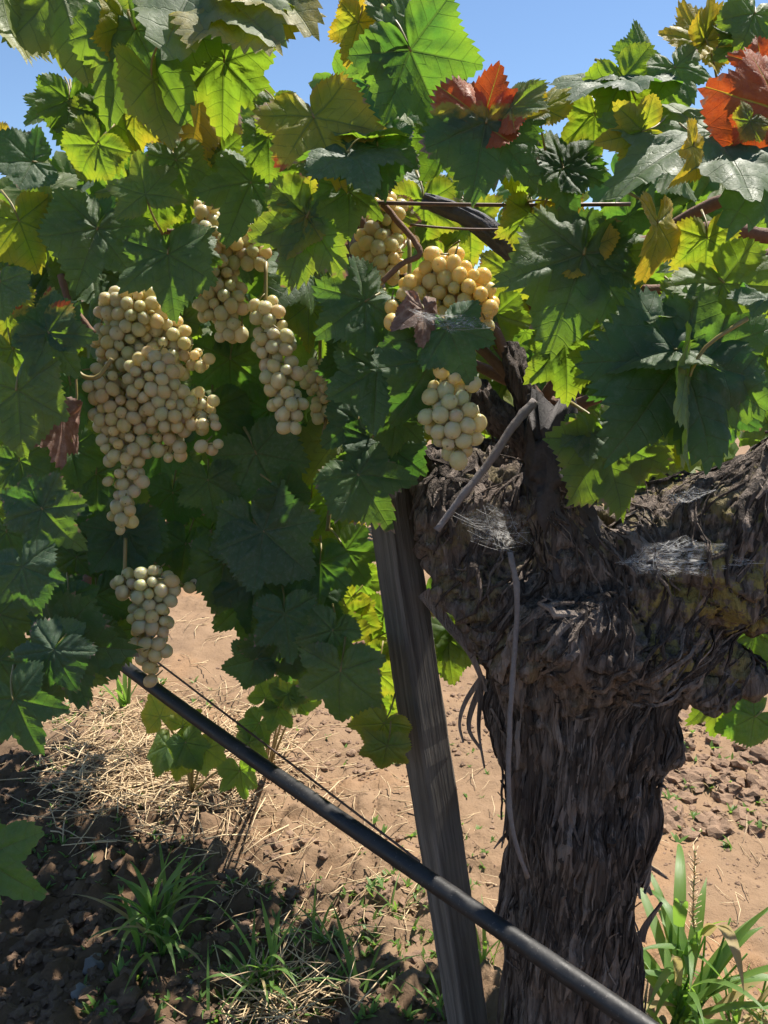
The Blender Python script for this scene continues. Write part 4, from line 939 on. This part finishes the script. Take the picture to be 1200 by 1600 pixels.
web([at(625, 478, .70), at(690, 492, .70), at(785, 480, .72), at(782, 515, .70), at(705, 522, .685), at(650, 500, .69)], at(710, 503, .69), Vector((0, 0, -.004)), 'bright white web under the sunlit golden bunch', dens=1.8)
web([at(1035, 775, .74), at(1085, 760, .75), at(1125, 765, .76), at(1085, 785, .74), at(1045, 790, .73)], at(1075, 776, .745), Vector((0, 0, -.006)), 'small bright web between the mottled leaf and the trunk arm', dens=2.4)

# ------------------------------------------------------------------ ground cover
def rockmesh(seed, sub=2, rough=.35):
    bm = bmesh.new(); bmesh.ops.create_icosphere(bm, subdivisions=sub, radius=1)
    co = np.array([v.co[:] for v in bm.verts]); n = 1 + rough * fbm(co * 1.5 + seed * 9.7, 4, seed, .62) - .18 * np.abs(fbm(co * 3.1 + seed, 2, seed + 3)); co = co * n[:, None]; co *= np.array([1, .8 + .3 * ((seed * 37) % 10) / 10, .55 + .3 * ((seed * 13) % 10) / 10])
    f = np.array([[v.index for v in fc.verts] for fc in bm.faces]); bm.free(); return co, f
rocks = [rockmesh(k, 2, .55) for k in range(12)]; rocks1 = [rockmesh(k + 20, 1, .4) for k in range(12)]
gr = random.Random(3)
clods = Join()
def clod(p, s, hi_=False):
    V, f = (rocks if hi_ else rocks1)[gr.randrange(12)]; a = gr.uniform(0, 6.28); M = np.array([[math.cos(a), -math.sin(a), 0], [math.sin(a), math.cos(a), 0], [0, 0, 1]])
    clods.add((V * s) @ M.T + np.array([p.x, p.y, p.z + s * .02]), f)
def in_rect(x0, y0, x1, y1): return gpt(gr.uniform(x0, x1), gr.uniform(y0, y1))
for k in range(230): p = in_rect(1020, 1110, 1210, 1310); clod(p, gr.choice([.006, .008, .012, .018, .026]) * gr.uniform(.7, 1.2), True)
for k in range(420): p = in_rect(-20, 1420, 420, 1610); clod(p, gr.choice([.004, .006, .008, .012, .018]) * gr.uniform(.7, 1.2), True)
for k in range(350): p = in_rect(250, 1290, 700, 1600); clod(p, gr.choice([.003, .005, .008, .014]) * gr.uniform(.7, 1.3), True)
for k in range(260): p = in_rect(-20, 1170, 300, 1420); clod(p, gr.choice([.004, .006, .010, .014]) * gr.uniform(.7, 1.3), True)
for k in range(240): p = in_rect(400, 1080, 620, 1220); clod(p, gr.choice([.004, .007, .012]) * gr.uniform(.7, 1.3))
for k in range(500): p = in_rect(-50, 880, 1250, 1600); clod(p, gr.choice([.002, .003, .005, .008]))
for k in range(1500): p = in_rect(*gr.choice([(-20, 1180, 640, 1610), (640, 1100, 1220, 1610), (1000, 1120, 1210, 1400), (380, 1060, 640, 1300)])); clod(p, gr.choice([.0015, .002, .003, .0042]))
for k in range(120): p = in_rect(690, 1060, 790, 1200); clod(p, gr.choice([.004, .007, .011]))
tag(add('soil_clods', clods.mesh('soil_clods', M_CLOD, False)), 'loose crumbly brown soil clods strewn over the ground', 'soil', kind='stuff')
for (px, py, s, lab) in [(145, 1512, .022, 'round grey stone in the shade at the bottom, right of the lowest leaf'), (125, 1555, .018, 'flat grey stone lowest of the shaded stones'), (120, 1577, .012, 'small grey pebble just below the flat stone'),
                         (352, 1362, .017, 'pale upright stone in a sunny patch between the grass tufts'), (200, 1550, .020, 'brown angular stone beside the sunny patch at the bottom'), (205, 1535, .018, 'brown angular stone leaning on another one at the bottom'), (300, 1543, .005, 'tiny pinkish white pebble in the shade near the bottom'), (172, 1160, .035, 'flat tan stone lying in the sunlit straw')]:
    V, f = rocks[int(px) % 12]; p = gpt(px, py); o = add('stone', mesh_np('stone', V * s, f, M_STONE if 'grey' in lab or 'pink' in lab else M_CLOD), None, Matrix.Translation((p.x, p.y, p.z + s * .3)) @ Matrix.Rotation(px, 4, 'Z')); tag(o, lab, 'stone', 'stones lying on the soil')
straw = Join()
def straw_piece(p, L, r, up=.15):
    a = gr.uniform(0, 6.28); d = Vector((math.cos(a), math.sin(a), gr.uniform(-.05, up))); sag = gr.uniform(-.02, .04) * L
    q = [p, p + d * L * .5 + Vector((0, 0, sag)) + Vector((gr.uniform(-1, 1), gr.uniform(-1, 1), 0)) * L * .08, p + d * L]
    straw.add(*tube_arrays(q, [r, r, r * .6], 4), seed=gr.random())
for k in range(1900):
    x = gr.gauss(250, 105); y = gr.gauss(1190, 55)
    if 60 < x < 520 and 1085 < y < 1330: straw_piece(gpt(x, y, gr.uniform(.003, .03)), gr.uniform(.04, .14), gr.uniform(.0007, .0018))
for k in range(270): straw_piece(gpt(gr.uniform(330, 640), gr.uniform(1200, 1480), gr.uniform(.003, .015)), gr.uniform(.03, .10), gr.uniform(.0006, .0015))
for k in range(170): straw_piece(gpt(gr.gauss(440, 50), gr.gauss(1570, 22), gr.uniform(.003, .03)), gr.uniform(.05, .12), gr.uniform(.0008, .0016), .4)
for k in range(170): straw_piece(gpt(gr.uniform(200, 620), gr.uniform(900, 1120), gr.uniform(.002, .01)), gr.uniform(.04, .14), gr.uniform(.0006, .0016))
for k in range(160): straw_piece(gpt(gr.uniform(680, 1200), gr.uniform(1130, 1600), gr.uniform(.002, .01)), gr.uniform(.02, .09), gr.uniform(.0005, .0011))
tag(add('straw', straw.mesh('straw', M_STRAW)), 'dry yellow straw and dead grass stems lying on the soil', 'straw', kind='stuff')
def blade_arrays(base, az, L, wd, lean, curl, n=12):
    V = []; uv = []; Fc = []; p = Vector(base); e = math.pi / 2 - lean; s = Vector((-math.sin(az), math.cos(az), 0)); st_ = L / n
    for k in range(n + 1):
        u = k / n; w_ = wd * (.55 + .9 * u * (1 - u) * 1.3) * (1 - u ** 3) + .0002; nn = Vector((-math.cos(az) * math.sin(e), -math.sin(az) * math.sin(e), math.cos(e)))
        V += [p - s * w_ * .5, p - nn * w_ * .14, p + s * w_ * .5]; uv += [(0, u * L * 20, 0), (.5, u * L * 20, 0), (1, u * L * 20, 0)]
        d = Vector((math.cos(az) * math.cos(e), math.sin(az) * math.cos(e), math.sin(e))); p = p + d * st_; e -= curl / n * (0.4 + 1.2 * u)
    for k in range(n):
        a = 3 * k; Fc += [(a, a + 1, a + 4, a + 3), (a + 1, a + 2, a + 5, a + 4)]
    return V, Fc, np.array(uv)
def culms(px, py, n, H, L, wd, label, dryness=.15):
    b = gpt(px, py); E = empty('grass_tuft', b); tag(E, label, 'grass', 'grass tufts on the soil')
    for k in range(n):
        az = gr.uniform(0, 6.28); ln_ = gr.uniform(.05, .55); h = gr.uniform(*H); d = Vector((math.cos(az) * math.sin(ln_), math.sin(az) * math.sin(ln_), math.cos(ln_))); b0 = b + Vector((gr.uniform(-1, 1), gr.uniform(-1, 1), 0)) * .022 - Vector((0, 0, .005))
        pts = spline([b0, b0 + d * h * .5, b0 + d * h + Vector((0, 0, -.02 * ln_))], 6); add('stem', mesh_np('stem', *tube_arrays(pts, [.0022, .0021, .002, .0019, .0018, .0016, .0013], 5), M_GRASS), E)
        for q in range(gr.choice([3, 4, 5])):
            u = .25 + .75 * q / 4; p = pts[min(6, int(u * 6))]; a2 = az + (math.pi if q % 2 else 0) + gr.uniform(-.7, .7)
            V, Fc, uv = blade_arrays(p, a2, gr.uniform(*L) * (1.1 - .3 * u), gr.uniform(*wd), gr.uniform(.25, .9), gr.uniform(.6, 2.4), 12); add('blade', mesh_np('blade', V, Fc, M_STRAW_BLADE if gr.random() < dryness else M_GRASS, True, {'bladeuv': uv}), E)
    return E
M_STRAW_BLADE = grass_material('dry_blade_material', (.30, .24, .10), (.45, .34, .18), (.5, .4, .15))
def tuft(px, py, blades, label, group='grass tufts on the soil', base_z=None):
    b = gpt(px, py); E = empty('grass_tuft', b); tag(E, label, 'grass', group)
    for (az, L, wd, lean, curl) in blades:
        bb = b + Vector((gr.uniform(-1, 1), gr.uniform(-1, 1), 0)) * .014; V, Fc, uv = blade_arrays(bb, math.radians(az), L, wd, math.radians(lean), curl)
        add('blade', mesh_np('blade', V, Fc, M_GRASS, True, {'bladeuv': uv}), E)
    return E
def rb(n, L, wd, lean, curl=(.3, 1.6), az=(0, 360)): return [(gr.uniform(*az), gr.uniform(*L), gr.uniform(*wd), gr.uniform(*lean), gr.uniform(*curl)) for _ in range(n)]
culms(240, 1490, 11, (.05, .15), (.10, .22), (.008, .014), 'wide tuft of broad bladed grass in the shade under the pipe', .06)
culms(410, 1545, 6, (.04, .12), (.08, .17), (.006, .011), 'grass tuft with upright arching blades in shade near the bottom centre')
tuft(560, 1560, rb(9, (.08, .2), (.004, .009), (10, 55)), 'thin grass tuft on the edge of the shadow left of the stake')
culms(1050, 1630, 10, (.08, .26), (.14, .28), (.016, .026), 'bright sunlit broad bladed grass growing right of the trunk', .05)
culms(1165, 1640, 6, (.05, .14), (.10, .18), (.007, .012), 'sunlit grass tuft in the bottom corner beyond the bright broad bladed grass')
tuft(195, 1105, rb(9, (.12, .26), (.012, .020), (4, 35), (.2, 1.0)), 'bright green broad leaved weed behind the pipe beside the straw')
tuft(330, 1600, rb(7, (.06, .14), (.004, .007), (10, 50)), 'small grass tuft left of the straw heap at the bottom')
tuft(760, 1500, rb(8, (.08, .18), (.006, .010), (5, 40)), 'green blades between the stake and the foot of the trunk')
tuft(620, 1420, rb(6, (.05, .12), (.003, .006), (10, 55)), 'tiny sunlit grass tuft just left of the stake under the pipe')
tuft(500, 1480, rb(7, (.06, .15), (.003, .007), (10, 60)), 'low grass tuft where sun and shade meet')
tuft(690, 1590, rb(6, (.06, .13), (.004, .007), (10, 50)), 'low grass tuft at the foot of the stake')
# flowering stalk
b = gpt(1080, 1640); E = empty('grass_stalk', b); tag(E, 'tall thin grass stalk with a pale feathery seed head', 'grass')
tp = at(1086, 1330, 1.04); pts = spline([b, b + Vector((.004, 0, .2)), at(1084, 1450, 1.08), tp], 16)
add('stem', mesh_np('stem', *tube_arrays(pts, [.0022 - .0001 * k for k in range(17)], 6), M_GRASS), E)
hd_ = Join()
for k in range(90):
    u = gr.uniform(.66, 1.0); p = pts[0].lerp(pts[-1], u) if False else pts[min(16, int(u * 16))].lerp(pts[min(16, int(u * 16) + 1)], (u * 16) % 1)
    a = gr.uniform(0, 6.28); o_ = Vector((math.cos(a), math.sin(a), 1.2)).normalized() * gr.uniform(.004, .016); hd_.add(*tube_arrays([p, p + o_], [.0010, .0004], 4), seed=1.0)
add('seed_head', hd_.mesh('seed_head', M_STRAW), E)
# seedlings: too many and too small to count
seed = Join()
def seedling(p, s):
    for k in range(gr.choice([2, 3, 4, 5])):
        V, Fc, uv = blade_arrays(p, gr.uniform(0, 6.28), s * gr.uniform(.6, 1.3), s * .42, gr.uniform(.5, 1.1), gr.uniform(.2, .9), 4); seed.add(V, Fc, bladeuv=uv)
for (x0, y0, x1, y1, n, s0, s1) in [(20, 1190, 320, 1400, 120, .010, .022), (300, 1380, 700, 1600, 260, .008, .024), (560, 1290, 760, 1480, 70, .010, .022), (130, 1480, 300, 1600, 40, .012, .03), (380, 880, 640, 1200, 60, .012, .03), (1040, 1130, 1200, 1330, 40, .012, .03), (80, 1060, 330, 1210, 90, .012, .034), (700, 1150, 800, 1400, 20, .008, .016)]:
    for k in range(n): seedling(in_rect(x0, y0, x1, y1), gr.uniform(s0, s1))
tag(add('seedlings', seed.mesh('seedlings', M_GRASS)), 'tiny green seedlings scattered over the soil', 'seedlings', kind='stuff')
# vine suckers rising from the soil behind the pipe
def sucker(base_px, tips, label):
    b = gpt(*base_px); E = empty('vine_sucker', b); tag(E, label, 'vine shoot', 'young shoots rising from the soil')
    d0 = project(b)[2]
    for (x, y, dd, ln, ang, tint, pit) in tips:
        e = at(x, y, dd); add('stem', mesh_np('stem', *tube_arrays(spline([b, (b + e) / 2 + Vector((.01, 0, .03)), e], 8), [.003, .0029, .0028, .0027, .0026, .0024, .0022, .002, .0018], 6), M_STEM), E)
        o = put_leaf(leaf_frame(e, ang, ln * dd / F, pit, gr.uniform(-30, 30)), gr.choice(pool), tint, 0, .05, parent=E, petiole=False)
sucker((300, 1240), [(250,1120,1.75,42,-120,.38,-20),(285,1135,1.72,40,-40,.38,-15),(262,1165,1.7,50,110,.34,20),(290,1160,1.68,46,60,.32,15),(320,1170,1.7,42,30,.28,10),(375,1205,1.65,48,80,.12,0),(275,1185,1.7,40,90,.34,-10)], 'low young vine shoot with bright green leaves in front of the straw')
sucker((415, 1215), [(415,1090,1.5,42,-60,.25,0),(435,1105,1.5,44,60,.2,-10),(405,1130,1.52,46,120,.14,10),(450,1085,1.5,44,-40,.32,-20),(390,1160,1.5,44,90,.1,0),(465,1095,1.5,36,10,.28,0)], 'taller leafy vine shoot leaning up between the pipe and the stake')

# ------------------------------------------------------------------ the next vine row, far behind
row = Join(); rr2 = random.Random(9); org = CEN + PE * 3.4
for k in range(4200):
    p = org + AL * rr2.uniform(-7, 9) + PE * rr2.gauss(0, .22); p.z = .45 + abs(rr2.gauss(.3, .4)) + rr2.uniform(-.1, .1)
    n = Vector((rr2.gauss(0, 1), rr2.gauss(-.6, 1), rr2.gauss(.5, 1))).normalized(); a = n.orthogonal().normalized(); b_ = n.cross(a); s = rr2.uniform(.05, .09)
    V = []; U_ = []; X_ = []
    for q in range(10):
        an = 2 * math.pi * q / 10; r_ = s * (1.0 if q % 2 == 0 else .62); V.append(p + a * math.cos(an) * r_ + b_ * math.sin(an) * r_ + n * (.2 * s * (q % 3 - 1))); U_.append((.5, .2, .8)); X_.append((math.cos(an), math.sin(an), rr2.uniform(-.3, .6)))
    row.add(V, [tuple(range(10))], vein=np.array(U_), leafxy=np.array(X_))
ro = add('vine_row', row.mesh('vine_row', M_LEAF)); tag(ro, 'neighbouring row of green vines across the bare soil', 'vine row', kind='stuff')
ro['tint'] = .2; ro['dry'] = .0; ro['dust'] = .2; ro['red_x'] = 0.0; ro['red_y'] = 0.0; ro['red_limit'] = 9.0
for o in list(bpy.data.objects):
    if '_base' in o.keys(): del o['_base']
